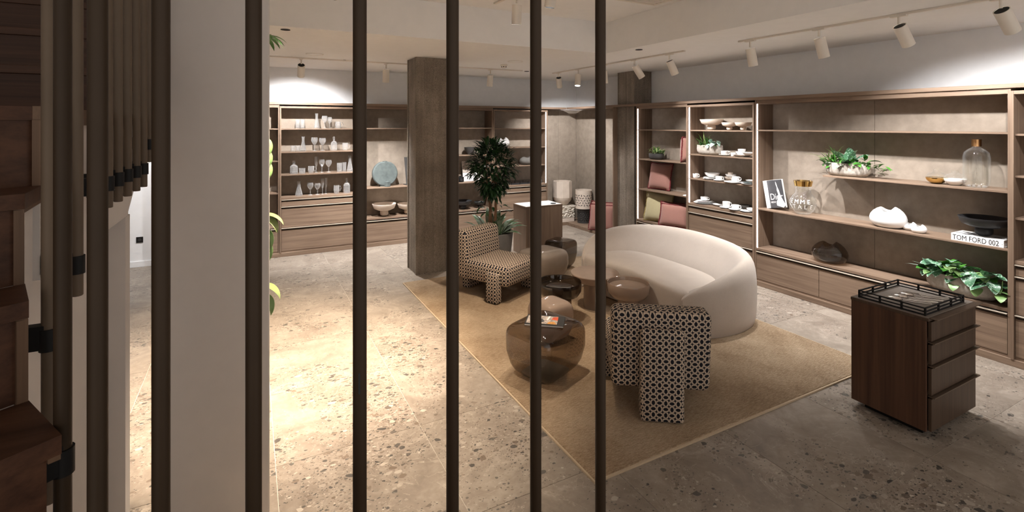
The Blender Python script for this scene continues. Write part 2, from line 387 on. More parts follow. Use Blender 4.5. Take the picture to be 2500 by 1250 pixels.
# ================================================================ SETTING
CL, CH = 3.05, 3.46          # low and high ceiling
XW, YW = 6.365, 9.07         # right wall, back wall
fl = struct('floor', box(-4, XW, -1.6, YW, -.06, -.0025), 'grout')
tm = mesh('tile', box(-.4545, .4545, -.4545, .4545, -.012, 0), 'floor')
tx0, ty0, tp = .136, 1.553, .912
for i in range(-5, 7):
    for j in range(-4, 9):
        x0, y0 = tx0+i*tp, ty0+j*tp
        if x0 < -4.2 or y0 < -1.7 or x0 > XW or y0 > YW: continue
        a, b, c, d = max(x0, -4)+.002, min(x0+tp, XW)-.002, max(y0, -1.6)+.002, min(y0+tp, YW)-.002
        if b-a < .03 or d-c < .03: continue
        if b-a > .9 and d-c > .9: raw('tile', tm, fl, (x0+tp/2, y0+tp/2, 0))
        else: struct('tile', box(a, b, c, d, -.012, 0), 'floor', fl)
struct('wall_right', box(XW, XW+.12, -1.6, YW+.12, -.06, 3.6), 'wall')
wb = struct('wall_back', box(-4, XW, YW, YW+.12, -.06, 3.6), 'wall')
struct('wall_left', box(-4.12, -4, -1.6, YW+.12, -.06, 3.6), 'wall')
struct('baseboard_back', rbox(-3.98, -.86, YW-.018, YW, 0, .085, .003), 'wall')
struct('ceiling_low_back', box(-4, XW, 5.285, YW, CL, CH+.1), 'ceil')
struct('ceiling_low_right', box(4.19, XW, -1.6, 5.285, CL, CH+.1), 'ceil')
struct('ceiling_high', box(-4, 4.19, -1.6, 5.285, CH, CH+.1), 'ceil')
# narrow wall pier beside the stair
struct('wall_pier', rbox(-.413, .088, 2.90, 3.16, 0, CH, .012, 3), 'warmwall', smooth=True)
# wood cornice and plinth that run along both cabinet rows
RX, LY = 5.87, 8.70
struct('trim_1', rbox(RX-.02, XW-.002, .4, LY-.02, 2.42, 2.46, .003), 'wood_y')
struct('trim_2', rbox(-.86, RX-.02, LY-.02, YW-.002, 2.42, 2.46, .003), 'wood_x')
struct('trim_3', rbox(RX-.012, RX+.05, .4, 6.60, 0, .062, .003), 'wood_y')
struct('trim_4', rbox(-.86, 5.384, LY-.012, LY+.05, 0, .062, .003), 'wood_x')
# ---------------------------------------------------------------- concrete columns cast against boards
def column(label, x0, x1, y0, y1, seed):
    rnd = random.Random(seed); c = thing('concrete_column', label, 'column', ((x0+x1)/2, (y0+y1)/2, 0))
    wpart(c, 'core', box(x0+.012, x1-.012, y0+.012, y1-.012, 0, CL-.002), 'conc')
    for axis, fixed, sgn, a, b in (('x', y0, 1, x0, x1), ('x', y1, -1, x0, x1), ('y', x0, 1, y0, y1), ('y', x1, -1, y0, y1)):
        p = a
        while p < b-.001:
            w = min(rnd.uniform(.05, .095), b-p); w = b-p if b-p-w < .03 else w; d = rnd.uniform(0, .011)
            lo, hi = fixed+sgn*d, fixed+sgn*.02
            g = box(p, p+w, lo, hi, 0, CL-.003) if axis == 'x' else box(lo, hi, p, p+w, 0, CL-.003)
            wpart(c, 'board_strip', g, 'conc'); p += w
    return c
column('square board-marked concrete column standing free beside the rug', 2.04, 2.50, 6.77, 7.20, 3)
column('board-marked concrete column squeezed between shelving and corner niche', 5.95, XW-.005, 6.73, 7.17, 5)
# ---------------------------------------------------------------- winding stair with a landing
st = thing('staircase', 'dark oak stair with white side wall winding up on the left', 'staircase', (-.42, 1.45, 0))
H_ = .175; Z4 = 2.14
C_ = [(-.275, 1.006), (-.359, 1.16), (-.403, 1.29), (-.423, 1.453)]
e_ = Vector((-.84, -.54))*.95
for k in range(3):
    a, b = Vector(C_[k]), Vector(C_[k+1]); z = Z4-H_*(3-k)
    no = Vector(((b-a).y, -(b-a).x)).normalized()*.016
    wpart(st, 'tread', prism([a+no, b+no, b+e_, a+e_], z-.028, z+.0015), 'dark_x')
    n = (b-a).normalized()*.007
    wpart(st, 'riser', prism([a+n, a+n*2.5, a+n*2.5+e_, a+n+e_], z-H_, z-.03), 'dark_x')
a = Vector(C_[3])
wpart(st, 'landing', prism([a, (-.425, 2.44), (-1.55, 2.44), (-1.55, a.y+e_.y), a+e_], Z4-.03, Z4), 'dark_x')
wpart(st, 'riser', prism([a+Vector((-.001, .006)), a+Vector((-.003, .03)), a+e_+Vector((0, .03)), a+e_+Vector((0, .006))], Z4-H_, Z4-.03), 'dark_x')
for k in range(7):                                     # straight flight climbing away
    y, z = 2.41+.27*k, Z4+H_*(k+1)
    wpart(st, 'riser', box(-1.55, -.45, y+.012, y+.03, z-H_, z-.03), 'dark_x')
    wpart(st, 'tread', rbox(-1.55, -.45, y, y+.30, z-.03, z, .002), 'dark_x')
    wpart(st, 'edge_trim', box(-.45, -.425, y, y+.27, z-.075, z+.001), 'oak_y')
    wpart(st, 'edge_trim', box(-.45, -.425, y, y+.03, z-H_, z-.075), 'oak_z')
for k in range(3):                                     # lower steps under the camera
    x0, z = -.22+.27*k, Z4-H_*(4+k)
    wpart(st, 'tread', box(x0, x0+.29, -.25, .86, z-.03, z), 'dark_y'); wpart(st, 'riser', box(x0+.26, x0+.275, -.25, .86, z-H_, z-.03), 'dark_y')
wpart(st, 'landing', box(.59, 1.35, -.25, .86, Z4-H_*7-.03, Z4-H_*7), 'dark_y')
wpart(st, 'support_wall', box(-.2, 1.33, -.2, .80, 0, Z4-H_*7-.03), 'warmwall')
# light oak trim along the stepped edge
def strip(p, q, z0, z1, th=.015, off=.0):
    p, q = Vector(p), Vector(q); n = Vector((q.y-p.y, -(q.x-p.x))).normalized()
    return prism([p+n*off, q+n*off, q+n*(off+th), p+n*(off+th)], z0, z1)
PATH = C_+[(-.423, 2.42)]
for k in range(3):
    z = Z4-H_*(3-k)
    wpart(st, 'edge_trim', strip(PATH[k], PATH[k+1], z-.036, z-.001), 'oak_y')
    p = Vector(PATH[k+1]); d = (p-Vector(PATH[k])).normalized()*(.03 if k == 2 else .014)
    wpart(st, 'edge_trim', strip(p-d*.2, p+d, z-.036, z+H_-.03), 'oak_z')
wpart(st, 'edge_trim', strip(PATH[3], PATH[4], Z4-.042, Z4+.001), 'oak_y')
# white side of the stair
zb = [1.36, 1.52, 1.62, 1.747]
for k in range(3):
    z = Z4-H_*(3-k)-.03; p, q = Vector(PATH[k]), Vector(PATH[k+1]); p = p+(q-p).normalized()*.035; (px, py), (qx, qy) = p, q
    v = [(px, py, zb[k]), (qx, qy, zb[k+1]), (qx, qy, z), (px, py, z)]; v += [(x-.03, y, w) for x, y, w in v]
    wpart(st, 'side_panel', (v, [(0, 1, 2, 3), (7, 6, 5, 4), (0, 4, 5, 1), (1, 5, 6, 2), (2, 6, 7, 3), (3, 7, 4, 0)]), 'warmwall')
    v2 = [(px-.05, py, 0), (qx-.05, qy, 0), (qx-.05, qy, zb[k+1]), (px-.05, py, zb[k])]; v2 += [(x-.04, y, w) for x, y, w in v2]
    wpart(st, 'under_wall', (v2, [(0, 1, 2, 3), (7, 6, 5, 4), (0, 4, 5, 1), (1, 5, 6, 2), (2, 6, 7, 3), (3, 7, 4, 0)]), 'warmwall')
wpart(st, 'side_panel', box(-.453, -.424, 1.50, 2.42, 1.747, Z4-.042), 'warmwall')
sl = H_/.27
top = [(2.42, Z4-.042)]
wpart(st, 'side_panel', prism_yz([(2.42, 1.747), (4.3, 1.747+1.88*sl), (4.3, Z4+1.88*sl), (2.42, Z4)], -.449, -.427), 'warmwall')
wpart(st, 'soffit', prism_yz([(2.42, 1.747), (4.3, 1.747+1.88*sl), (4.3, 1.80+1.88*sl), (2.42, 1.80)], -1.55, -.449), 'warmwall')
wpart(st, 'under_wall', box(-.54, -.48, 1.453, 2.365, 0, 1.747), 'warmwall')
wpart(st, 'end_post', box(-.54, -.423, 2.365, 2.445, 0, 1.747), 'warmwall')
# ---------------------------------------------------------------- bronze balustrade rods with black clamps
def rod(x, y, z0, zc, label, mat='bronze', to=None):
    r = thing('balustrade_rod', label, 'rod', (x, y, z0), 0, 'bronze stair rods')
    part(r, 'rod', lathe([(0, 0), (.0105, 0), (.012, .002), (.012, CH-z0-.002), (0, CH-z0-.002)], 16), mat, True)
    if zc:
        part(r, 'clamp', cyl(.0155, zc-z0, zc-z0+.042, 16), 'black', True)
        tx, ty = to or (-.42, y); d = Vector((tx-x, ty-y)); L = d.length; u = d.normalized(); w = Vector((-u.y, u.x))*.011; o = Vector((0, 0))
        part(r, 'clamp_arm', prism([o+w, o-w, o+u*L-w, o+u*L+w], zc-z0+.004, zc-z0+.05), 'black')
    return r
ys = [1.505, 1.648, 1.79, 1.914, 2.046, 2.189, 2.324]
lb = ['bronze rod on the landing edge, lowest end of those beside the landing', 'bronze rod on the landing edge, second from the stair bend', 'bronze rod on the landing edge, third from the stair bend',
      'bronze rod on the landing edge, fourth from the stair bend', 'bronze rod on the landing edge, fifth from the stair bend', 'bronze rod on the landing edge, sixth from the stair bend', 'bronze rod on the landing edge, last before the upper flight']
for k, y in enumerate(ys): rod(-.36, y, 1.70 if k == 0 else 1.864, 1.752 if k == 0 else 1.912, lb[k], 'bronze_lit')
for k, y in enumerate((2.452, 2.585, 2.72, 2.855)):
    zz = 1.95+.0875*k
    rod(-.36, y, zz, zz+.05, ('bronze rod at the foot of the upper flight, ending just above the others', 'second bronze rod along the upper flight', 'third bronze rod along the upper flight', 'fourth bronze rod along the upper flight')[k], 'bronze_lit')
rod(-.345, 1.268, 1.37, 1.665, 'bronze rod at the inner stair bend, clamped beside the second lowest tread', 'bronze_lit', (-.40, 1.27))
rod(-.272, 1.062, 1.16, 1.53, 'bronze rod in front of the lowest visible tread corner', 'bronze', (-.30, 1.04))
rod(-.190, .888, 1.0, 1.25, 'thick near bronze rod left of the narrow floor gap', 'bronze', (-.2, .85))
near = [(-.119, .905, 'near bronze rod at the left edge of the wall pier'), (.0043, .9, 'near bronze rod crossing the right side of the wall pier'), (.170, .9, 'near bronze rod in front of the glassware cabinet, with a scratch'),
        (.3435, .9, 'near bronze rod between the concrete column and the patterned chair'), (.5287, .9, 'near bronze rod in front of the smoked glass stool'), (.6976, .9, 'rightmost near bronze rod, beside the rear of the patterned chair')]
for k, (x, y, l) in enumerate(near): 
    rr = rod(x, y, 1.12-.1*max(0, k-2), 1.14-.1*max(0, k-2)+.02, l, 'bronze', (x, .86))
    if k == 2: part(rr, 'scratch', prism([(-.0045, -.0117), (-.0015, -.0122), (-.0015, -.0105), (-.0045, -.0105)], .512, .548), 'ink')
# ================================================================ SHELVING
def wbox(side, s0, s1, d0, d1, z0, z1, r=0):
    f = (lambda *a: rbox(*a, r)) if r else box
    return f(RX+d0, RX+d1, s0, s1, z0, z1) if side == 'R' else f(s0, s1, LY+d0, LY+d1, z0, z1)
DP = .34
def unit(side, label, s0, s1, framed, shelves, counter, bars, splits=(), joints=(), leds=(), name='shelf_cabinet'):
    ga = 'wood_y' if side == 'R' else 'wood_x'; mid = (s0+s1)/2
    u = thing(name, label, 'cabinet', (RX+.17, mid, 0) if side == 'R' else (mid, LY+.17, 0))
    fz = -.018 if framed else 0.; t = .022; top = 2.395 if framed else 2.42
    for a, b in ((s0, s0+t), (s1-t, s1)): wpart(u, 'side_panel', wbox(side, a+.001, b-.001, fz, DP+.005, .062, top), 'wood_z')
    wpart(u, 'top_panel', wbox(side, s0+t, s1-t, fz if framed else .004, DP, top-(.03 if framed else .048), top), ga)
    js = [s0+t]+list(joints)+[s1-t]
    for a, b in zip(js, js[1:]): wpart(u, 'back_panel', wbox(side, a+.002, b-.002, DP, DP+.02, .4, top-.03), 'panel')
    for s in shelves:
        z, a, b = s if isinstance(s, tuple) else (s, s0+t, s1-t)
        wpart(u, 'shelf', wbox(side, a, b, .012, DP, z-.018, z, .0015), ga)
    wpart(u, 'counter', wbox(side, s0+t, s1-t, -.004 if framed else .0, DP, counter-.03, counter, .0015), ga)
    cols = [s0+t]+list(splits)+[s1-t]
    for i, zb_ in enumerate(bars):                       # drawers hang below each handle bar
        zl = (bars[i+1]+.004 if i+1 < len(bars) else .085)
        for a, b in zip(cols, cols[1:]):
            dr = wpart(u, 'drawer', wbox(side, a+.003, b-.003, .004, .022, zl+.002, zb_-.034, .001), ga)
            wpart(dr, 'handle_bar', wbox(side, a+.002, b-.002, -.012, .02, zb_-.008, zb_), 'bar')
            wpart(dr, 'finger_recess', wbox(side, a+.002, b-.002, .030, .05, zb_-.05, zb_-.008), 'recess')
    wpart(u, 'base_rail', wbox(side, s0+t, s1-t, .008, .03, .062, .085), ga)
    for s in leds:
        a = s0+t+.001 if s < 0 else s1-t-.001
        wpart(u, 'led_strip', wbox(side, a, a-s*.006, .012, .022, counter+.002, top-.035), 'led')
    return u
# right wall, from the column towards the camera
unit('R', 'open shelf cabinet with cushions beside the concrete column', 5.455, 6.587, False, [2.02, 1.518, 1.006], .489, [.445], leds=(1,))
unit('R', 'framed shelf cabinet full of white tableware with drawers below', 4.312, 5.453, True, [2.022, 1.658, 1.293], .922, [.888, .785, .450], leds=(1,))
unit('R', 'wide open shelf cabinet with planters, glass bottles and books', 1.82, 4.310, False, [2.034, (1.515, 1.842, 3.44), 1.006], .489, [.446], splits=(2.65, 3.48), joints=(3.058,), leds=(1,))
unit('R', 'framed shelf cabinet cut off at the right edge of the picture', .66, 1.818, True, [2.022, 1.658, 1.293], .922, [.888, .785, .450])
# back wall, left to right
unit('L', 'narrow strip of open shelf cabinet left of the crystal glasses', -.84, .406, False, [2.04, 1.528, 1.015], .492, [.448])
unit('L', 'framed shelf cabinet holding rows of crystal glassware', .408, 1.638, True, [2.038, 1.665, 1.300], .938, [.905, .793, .452])
unit('L', 'wide open shelf cabinet behind the free-standing concrete column', 1.64, 4.154, False, [2.042, (1.528, 2.75, 4.132), 1.012], .490, [.442], splits=(2.48, 3.32), joints=(2.9,))
unit('L', 'framed shelf cabinet with lit strip beside the corner niche', 4.156, 5.384, True, [2.030, 1.654, 1.286], .905, [.868, .766, .430], leds=(1,))
# corner niche lined with tall panels over a low platform
nc = thing('corner_niche', 'tall panelled corner niche with a low wooden platform', 'niche', (6.1, 8.8, 0))
wpart(nc, 'platform', join(box(5.385, RX, LY-.012, YW-.03, 0, .062), box(RX-.012, XW-.02, 7.20, YW-.03, 0, .062)), 'wood_x')
for a, b in ((5.386, 5.88), (5.88, XW-.02)): wpart(nc, 'back_panel', box(a+.002, b-.002, YW-.028, YW-.004, .062, 2.42), 'panel')
for a, b in ((7.21, 7.62), (7.62, 8.33), (8.33, YW-.03)): wpart(nc, 'back_panel', box(XW-.022, XW-.004, a+.002, b-.002, .062, 2.42), 'panel')
wpart(nc, 'end_panel', box(RX-.01, XW-.004, 7.178, 7.20, 0, 2.42), 'wood_z')
# ================================================================ LAMPS
def rail(name, label, g): single(name, label, 'lamp rail', g, 'lamp')
rail('lamp_track', 'white ceiling lamp track running above the glassware wall', box(-1.6, 4.2, 7.597, 7.63, CL-.018, CL-.001))
rail('lamp_track', 'white ceiling lamp track at the far end above the niche', box(4.885, 4.918, 4.60, 7.72, CL-.018, CL-.001))
rail('lamp_track', 'white ceiling lamp track along the right cabinet wall', box(4.885, 4.918, -.6, 3.80, CL-.018, CL-.001))
rail('lamp_track', 'white lamp track on the raised ceiling over the rug', box(2.395, 2.428, 1.6, 5.0, CH-.018, CH-.001))
rail('lamp_track', 'white lamp track on the raised ceiling near the stair', box(.60, .633, 2.2, 5.0, CH-.018, CH-.001))
def spot(x, y, z, aim, P, ang, label, group, col=(1, .93, .86), blend=.6, lit=True, stem=.075, size=.02):
    t = thing('track_spotlight', label, 'spotlight', (x, y, z), 0, group)
    part(t, 'adapter', rbox(-.02, .02, -.06, .06, -.03, -.016, .003), 'lamp'); part(t, 'stem', cyl(.011, -.016-stem, -.028, 12), 'lamp', True)
    piv = Vector((0, 0, -.02-stem)); d = (Vector(aim)-Vector((x, y, z))-piv).normalized()
    q = Vector((0, 0, -1)).rotation_difference(d).to_matrix().to_4x4(); mtx = Matrix.Translation(piv) @ q
    rc = .008 if 'lens' in label else .04
    part(t, 'body', xf(lathe([(.044, -.012), (.050, -.012), (.050, -.208), (.0455, -.208), (.0455, -.206+rc)], 28), mtx), 'lamp', True); part(t, 'baffle', xf(lathe([(.0452, -.2075), (.0452, -.208+rc), (.04, -.208+rc)], 28), mtx), 'black', True)
    part(t, 'cap', xf(cyl(.045, -.03, -.016, 24), mtx), 'black', True)
    part(t, 'lens', xf(cyl(.0425, -.209+rc, -.205+rc, 24), mtx), 'lens')
    ld = bpy.data.lights.new('spot_beam', 'SPOT'); ld.energy = P; ld.spot_size = R(ang); ld.spot_blend = blend; ld.color = col; ld.shadow_soft_size = size
    lo = bpy.data.objects.new('spot_beam', ld); COL.objects.link(lo); lo.parent = t
    lo.matrix_local = Matrix.Translation(piv+d*.215) @ q
WH = (1, .98, .97); WM = (1, .83, .65)
GR, GL, GU = 'spotlights along the right cabinet wall', 'spotlights above the glassware wall', 'spotlights on the raised ceiling'
zt = CL
for y, aim, P, ang, lab in (
    (7.529, (5.9, 8.7, .9), 72, 104, 'white track spotlight nearest the corner niche, tipped to the right'),
    (6.924, (4.4, 6.5, .2), 25, 66, 'white track spotlight near the far corner with its lit lens turned left'),
    (6.229, (5.3, 6.5, .2), 42, 100, 'white track spotlight hanging straight down with a glowing lens'),
    (5.531, (6.1, 5.1, 1.0), 42, 90, 'white track spotlight tipped steeply in front of the second concrete column'),
    (4.86, (6.0, 4.7, .8), 44, 96, 'white track spotlight at the end of the far track piece'),
    (3.655, (5.6, 3.6, .0), P_WALL*1.25, 104, 'white track spotlight at the start of the long right track'),
    (2.899, (5.75, 2.75, .3), P_WALL*1.1, 104, 'white track spotlight second on the long right track'),
    (2.226, (6.1, 2.05, 1.3), P_WALL*.85, 116, 'white track spotlight third on the long right track'),
    (1.574, (6.15, 1.35, 1.5), P_WALL*.75, 116, 'large white track spotlight at the top right of the picture')):
    spot(4.9, y, zt, aim, P*(1.6 if aim[2] < .35 and aim[0] > 5.5 else 1), ang, lab, GR, WH, 1. if aim[2] < .35 else .7)
for x, aim, P, ang, lab in (
    (.634, (.70, 8.95, 1.5), 92, 108, 'white track spotlight nearest the wall pier, above the crystal glasses'),
    (1.83, (1.9, 8.25, .0), 125, 104, 'white track spotlight left of the free-standing column'),
    (3.587, (3.65, 8.25, .0), 80, 104, 'white track spotlight right of the free-standing column'),
    (-1.2, (-1.4, 8.9, .9), 55, 106, 'white track spotlight lighting the bare wall by the socket')):
    spot(x, 7.613, zt, aim, P*(1.6 if aim[2] < .1 else 1), ang, lab, GL, WH, 1. if aim[2] < .1 else .7)
for x, y, aim, P, ang, lab, c in (
    (2.412, 4.485, (2.6, 5.0, 0), P_ROOM, 78, 'white spotlight hanging from the raised ceiling, cut by the top edge', WM),
    (2.412, 3.80, (2.15, 4.3, 0), P_ROOM, 60, 'white spotlight on the raised ceiling showing only its lower end', WM),
    (.616, 4.3, (.12, 5.0, 0), P_FLOOR, 74, 'white spotlight on the raised ceiling over the warm pool of light', WM),
    (.616, 3.3, (.3, 3.5, 0), P_FLOOR*.4, 72, 'white spotlight nearest the stair on the raised ceiling', WM)):
    spot(x, y, CH, aim, P, ang, lab, GU, c, .9, stem=.1 if y > 4 else .075, size=.06)
# ================================================================ FURNITURE
def cr(pts, n):                                        # Catmull-Rom through points
    P_ = [Vector(p) for p in pts]; P_ = [P_[0]*2-P_[1]]+P_+[P_[-1]*2-P_[-2]]; out = []; m = len(P_)-3
    for i in range(n+1):
        s = i/n*m; k = min(int(s), m-1); t = s-k; a, b, c, d = P_[k:k+4]
        out.append(.5*((2*b)+(c-a)*t+(2*a-5*b+4*c-d)*t*t+(3*b-3*c+d-a)*t**3))
    return out
# rug
rg = thing('area_rug', 'golden beige area rug under the sofa and patterned chairs', 'rug', (3.3, 4.4, 0))
wpart(rg, 'pile', rbox(1.79, 4.80, 2.36, 6.48, .001, .018, .006, 2), 'rug', True)
for g in (box(1.778, 1.79, 2.35, 6.49, 0, .012), box(4.80, 4.812, 2.35, 6.49, 0, .012), box(1.79, 4.80, 2.348, 2.36, 0, .012), box(1.79, 4.80, 6.48, 6.492, 0, .012)):
    wpart(rg, 'binding', g, 'rugedge')
# curved sofa
sf = thing('curved_sofa', 'ivory boucle crescent sofa with low rounded back', 'sofa', (4.3, 4.4, .018))
OUT = [(3.74, 3.45), (4.05, 3.35), (4.38, 3.33), (4.72, 3.45), (4.93, 3.80), (5.0, 4.40), (4.93, 5.0), (4.72, 5.35), (4.38, 5.47), (4.05, 5.45), (3.76, 5.35)]
INN = [(3.78, 3.68), (4.05, 3.62), (4.25, 3.63), (4.38, 3.74), (4.45, 4.0), (4.47, 4.4), (4.45, 4.8), (4.38, 5.06), (4.25, 5.17), (4.05, 5.19), (3.80, 5.14)]
HT = [(.44, 0), (.545, 0), (.645, 0), (.71, 0), (.75, 0), (.77, 0), (.75, 0), (.715, 0), (.675, 0), (.60, 0), (.46, 0)]
n = 60; O_, I_, H2 = cr(OUT, n), cr(INN, n), cr(HT, n)
PR = [(.05, 0, 0), (.0, 0, .03), (-.03, .35, 0), (-.02, .7, 0), (.03, .88, 0), (.12, .965, 0), (.22, 1, 0), (.32, .985, 0), (.42, .93, 0), (.55, .80, 0), (.75, .66, 0), (.98, 0, .405), (1.06, 0, .30), (1.06, 0, .03)]
V, Fc = [], []; m = len(PR)
for k in range(n+1):
    o, i_, h = O_[k], I_[k], H2[k].x
    e_k = min(k, n-k)/5.; rd = math.sqrt(max(0.02, 1-(1-e_k)**2)) if e_k < 1 else 1.; mid_ = o+(i_-o)*.5
    for f, a, b in PR:
        p = o+(i_-o)*f; z = a*h+b if b else a*h
        if .5 < f < .9: z = .41+(h-.41)*max(0, a-.5)*1.9
        p = mid_+(p-mid_)*rd; z = z*(.8+.2*rd)
        V.append((p.x, p.y, z+.018))
for k in range(n):
    for j in range(m-1): Fc.append((k*m+j, k*m+j+1, (k+1)*m+j+1, (k+1)*m+j))
Fc.append(tuple(range(m))); Fc.append(tuple(n*m+j for j in range(m))[::-1])
bk = wpart(sf, 'backrest', (V, Fc), 'sofa', True, ang=80)
md = bk.modifiers.new('round', 'SUBSURF'); md.levels = 1; md.render_levels = 1
FR = [(3.83, 5.30), (3.76, 5.12), (3.78, 4.75), (3.82, 4.4), (3.78, 4.0), (3.76, 3.68), (3.83, 3.50)]
loop = [i_+(o-i_)*.25 for o, i_ in zip(O_, I_)][3:-3:2]+cr(FR, 20)
cx_, cy_ = sum(p.x for p in loop)/len(loop), sum(p.y for p in loop)/len(loop)
V, Fc = [], []; L_ = len(loop); lv = [(.975, .02), (.995, .05), (1, .2), (1, .34), (.985, .385), (.95, .415), (.88, .43), (.6, .437), (.3, .44)]
for s, z in lv: V += [(cx_+(p.x-cx_)*s, cy_+(p.y-cy_)*s, z+.018) for p in loop]
for j in range(len(lv)-1):
    for k in range(L_): Fc.append((j*L_+k, j*L_+(k+1) % L_, (j+1)*L_+(k+1) % L_, (j+1)*L_+k))
Fc.append(tuple((len(lv)-1)*L_+k for k in range(L_)))
wpart(sf, 'seat', (V, Fc), 'sofa', True, ang=70)
# patterned slipper chairs
def shear(g, z0, k): return [(x, y-(z-z0)*k, z) for x, y, z in g[0]], g[1]
def chair(label, x, y, rz):
    c = thing('slipper_chair', label, 'chair', (x, y, .019), rz, 'patterned slipper chairs')
    part(c, 'backrest', shear(rbox(-.345, .345, -.39, -.19, .19, .765, .05, 4), .2, .10), 'fabric', True, uv=1)
    part(c, 'seat', [*[rbox(-.345, .345, -.26, .40, .19, .425, .055, 4)]][0], 'fabric', True, uv=1)
    part(c, 'leg', shear(rbox(-.15, .15, -.47, -.35, 0, .655, .025, 3), 0, .03), 'fabric', True, uv=1)
    for s in (-1, 1): part(c, 'leg', rbox(s*.355-.055, s*.355+.055, .13, .30, 0, .35, .025, 3), 'fabric', True, uv=1)
chair('black and cream patterned chair turned with its back to the camera', 2.803, 2.962, -34.8)
chair('black and cream patterned chair facing the room beside the potted tree', 2.74, 5.60, 206)
# blown-glass stools and tables
def stool(label, x, y, a, c, mat, rz, seed, e=.36, group='cube-shaped glass stools'):
    t = thing('glass_stool', label, 'stool', (x, y, .018), rz, group)
    g = mv(superq(a, a*.92, c/2, e, 36, 22, seed, .05), 0, 0, c/2); fz = lambda z: 1-.24*max(0, 1-z/(c*.55))**1.6
    part(t, 'body', ([(x_*fz(z_), y_*fz(z_), z_) for x_, y_, z_ in g[0]], g[1]), mat, True, ang=80)
    part(t, 'base', mv(superq(a*.60, a*.56, .008, .35, 28, 6, seed, .03), 0, 0, .0085), 'charcoal' if mat.startswith('smoke') else mat, True)
    return t
stool('large smoked brown glass stool carrying a magazine', 2.20, 3.585, .285, .43, 'smoke', 22, 3)
stool('small opal rose glass stool just behind the smoked one', 2.58, 4.11, .185, .38, 'rose', 10, 5, .42)
stool('opal taupe glass stool in front of the podium', 3.52, 5.79, .285, .40, 'taupe', 15, 8, .36)
stool('dark smoked glass stool between the podium and the sofa end', 4.0, 6.10, .20, .415, 'smokedk', 25, 9, .34)
def glass_table(label, x, y, R_, h, rleg, mat, dish):
    t = thing('glass_table', label, 'table', (x, y, .018), 0, 'round glass tables')
    part(t, 'leg', lathe([(0, 0), (rleg, 0), (rleg, h-.1), (0, h-.1)], 40), mat, True)
    b = h-(.17 if R_ < .24 else .125)
    if dish: pr = [(0, b), (R_*.62, b+.004), (R_*.86, b+.03), (R_*.98, b+.075), (R_, h-.012), (R_*.985, h), (R_*.955, h-.006), (R_*.92, h-.045), (R_*.7, h-.062), (0, h-.066)]
    else: pr = [(0, b), (R_*.55, b+.004), (R_*.84, b+.045), (R_*.98, h-.022), (R_, h-.008), (R_*.985, h), (0, h)]
    part(t, 'top', lathe(pr, 48), mat, True)
glass_table('dark smoked glass table with a dished round top on a thick leg', 2.93, 4.48,   .233, .41, .125, 'smokedk', True)
glass_table('opal rose glass table with a flat round top', 3.485, 4.60, .275, .395, .128, 'rose', False)
glass_table('opal caramel glass table with a deep bowl top before the sofa', 3.545, 4.10, .222, .415, .11, 'rose', True)
# magazine on the smoked stool
mg = thing('magazine', 'black magazine with a collage photo cover on the smoked stool', 'magazine', (2.20, 3.55, .4495), -38)
part(mg, 'pages', box(-.178, .138, -.103, .103, .001, .012), 'paper'); part(mg, 'cover', box(-.18, .14, -.105, .105, .012, .0145), 'ink'); part(mg, 'cover', box(-.18, .14, -.105, .105, 0, .001), 'ink')
part(mg, 'picture', box(-.17, .085, -.08, .085, .0145, .0149), 'collage')
part(mg, 'picture', prism([(.03, .02), (.085, .0), (.085, .08), (.045, .07)], .0149, .0152), 'orange'); part(mg, 'picture', prism([(.0, -.08), (.082, -.08), (.06, -.03), (.015, -.035)], .0149, .0152), 'amber')
part(mg, 'picture', prism([(-.06, -.07), (-.02, -.03), (-.045, .02), (-.1, -.01)], .0149, .0152), 'greyprint'); part(mg, 'picture', prism([(-.01, .0), (.005, .0), (.02, .085), (.005, .085)], .0149, .0152), 'pale')
# chest of drawers with tray in the foreground
ct = thing('drawer_chest', 'dark walnut drawer chest in the right foreground', 'chest', (4.32, 1.875, 0))
wpart(ct, 'plinth', box(4.05, 4.61, 1.70, 2.06, 0, .05), 'black')
wpart(ct, 'side_panel', rbox(3.985, 4.005, 1.655, 2.12, .05, .79, .0015), 'cart'); wpart(ct, 'side_panel', rbox(4.64, 4.66, 1.655, 2.12, .05, .79, .0015), 'cart')
wpart(ct, 'back_panel', box(4.005, 4.64, 2.10, 2.12, .05, .79), 'cart'); wpart(ct, 'carcass', box(4.0052, 4.6398, 1.675, 2.0998, .0502, .7898), 'recess')
wpart(ct, 'top', rbox(3.985, 4.665, 1.64, 2.125, .79, .811, .002), 'cart_front'); wpart(ct, 'top_inset', box(3.992, 4.658, 1.645, 2.118, .811, .8121), 'traytop')
zz = [.79, .653, .496, .293, .052]
for a, b in zip(zz, zz[1:]):
    d = wpart(ct, 'drawer', rbox(4.006, 4.654, 1.632, 1.652, b+.004, a-.022 if a < .78 else a-.004, .0015), 'cart_front')
    if a < .78: wpart(d, 'handle_bar', rbox(4.003, 4.675, 1.612, 1.652, a-.010, a-.003, .0012), 'chestbar')
    else: wpart(d, 'handle_bar', rbox(4.003, 4.675, 1.598, 1.64, a+.016, a+.0225, .0012), 'chestbar')
tr = thing('serving_tray', 'black rail tray of cutlery on the walnut drawer chest', 'tray', (4.30, 1.88, .8122))
tw, td = .275, .205
part(tr, 'floor', rbox(-tw, tw, -td, td, 0, .006, .001), 'traytop')
for z in (.006, .027, .05):
    q = .004
    for g in (box(-tw, tw, -td-q, -td+q, z-.004, z+.004), box(-tw, tw, td-q, td+q, z-.004, z+.004), box(-tw-q, -tw+q, -td-q, td+q, z-.004, z+.004), box(tw-q, tw+q, -td-q, td+q, z-.004, z+.004)): part(tr, 'rail', g, 'black')
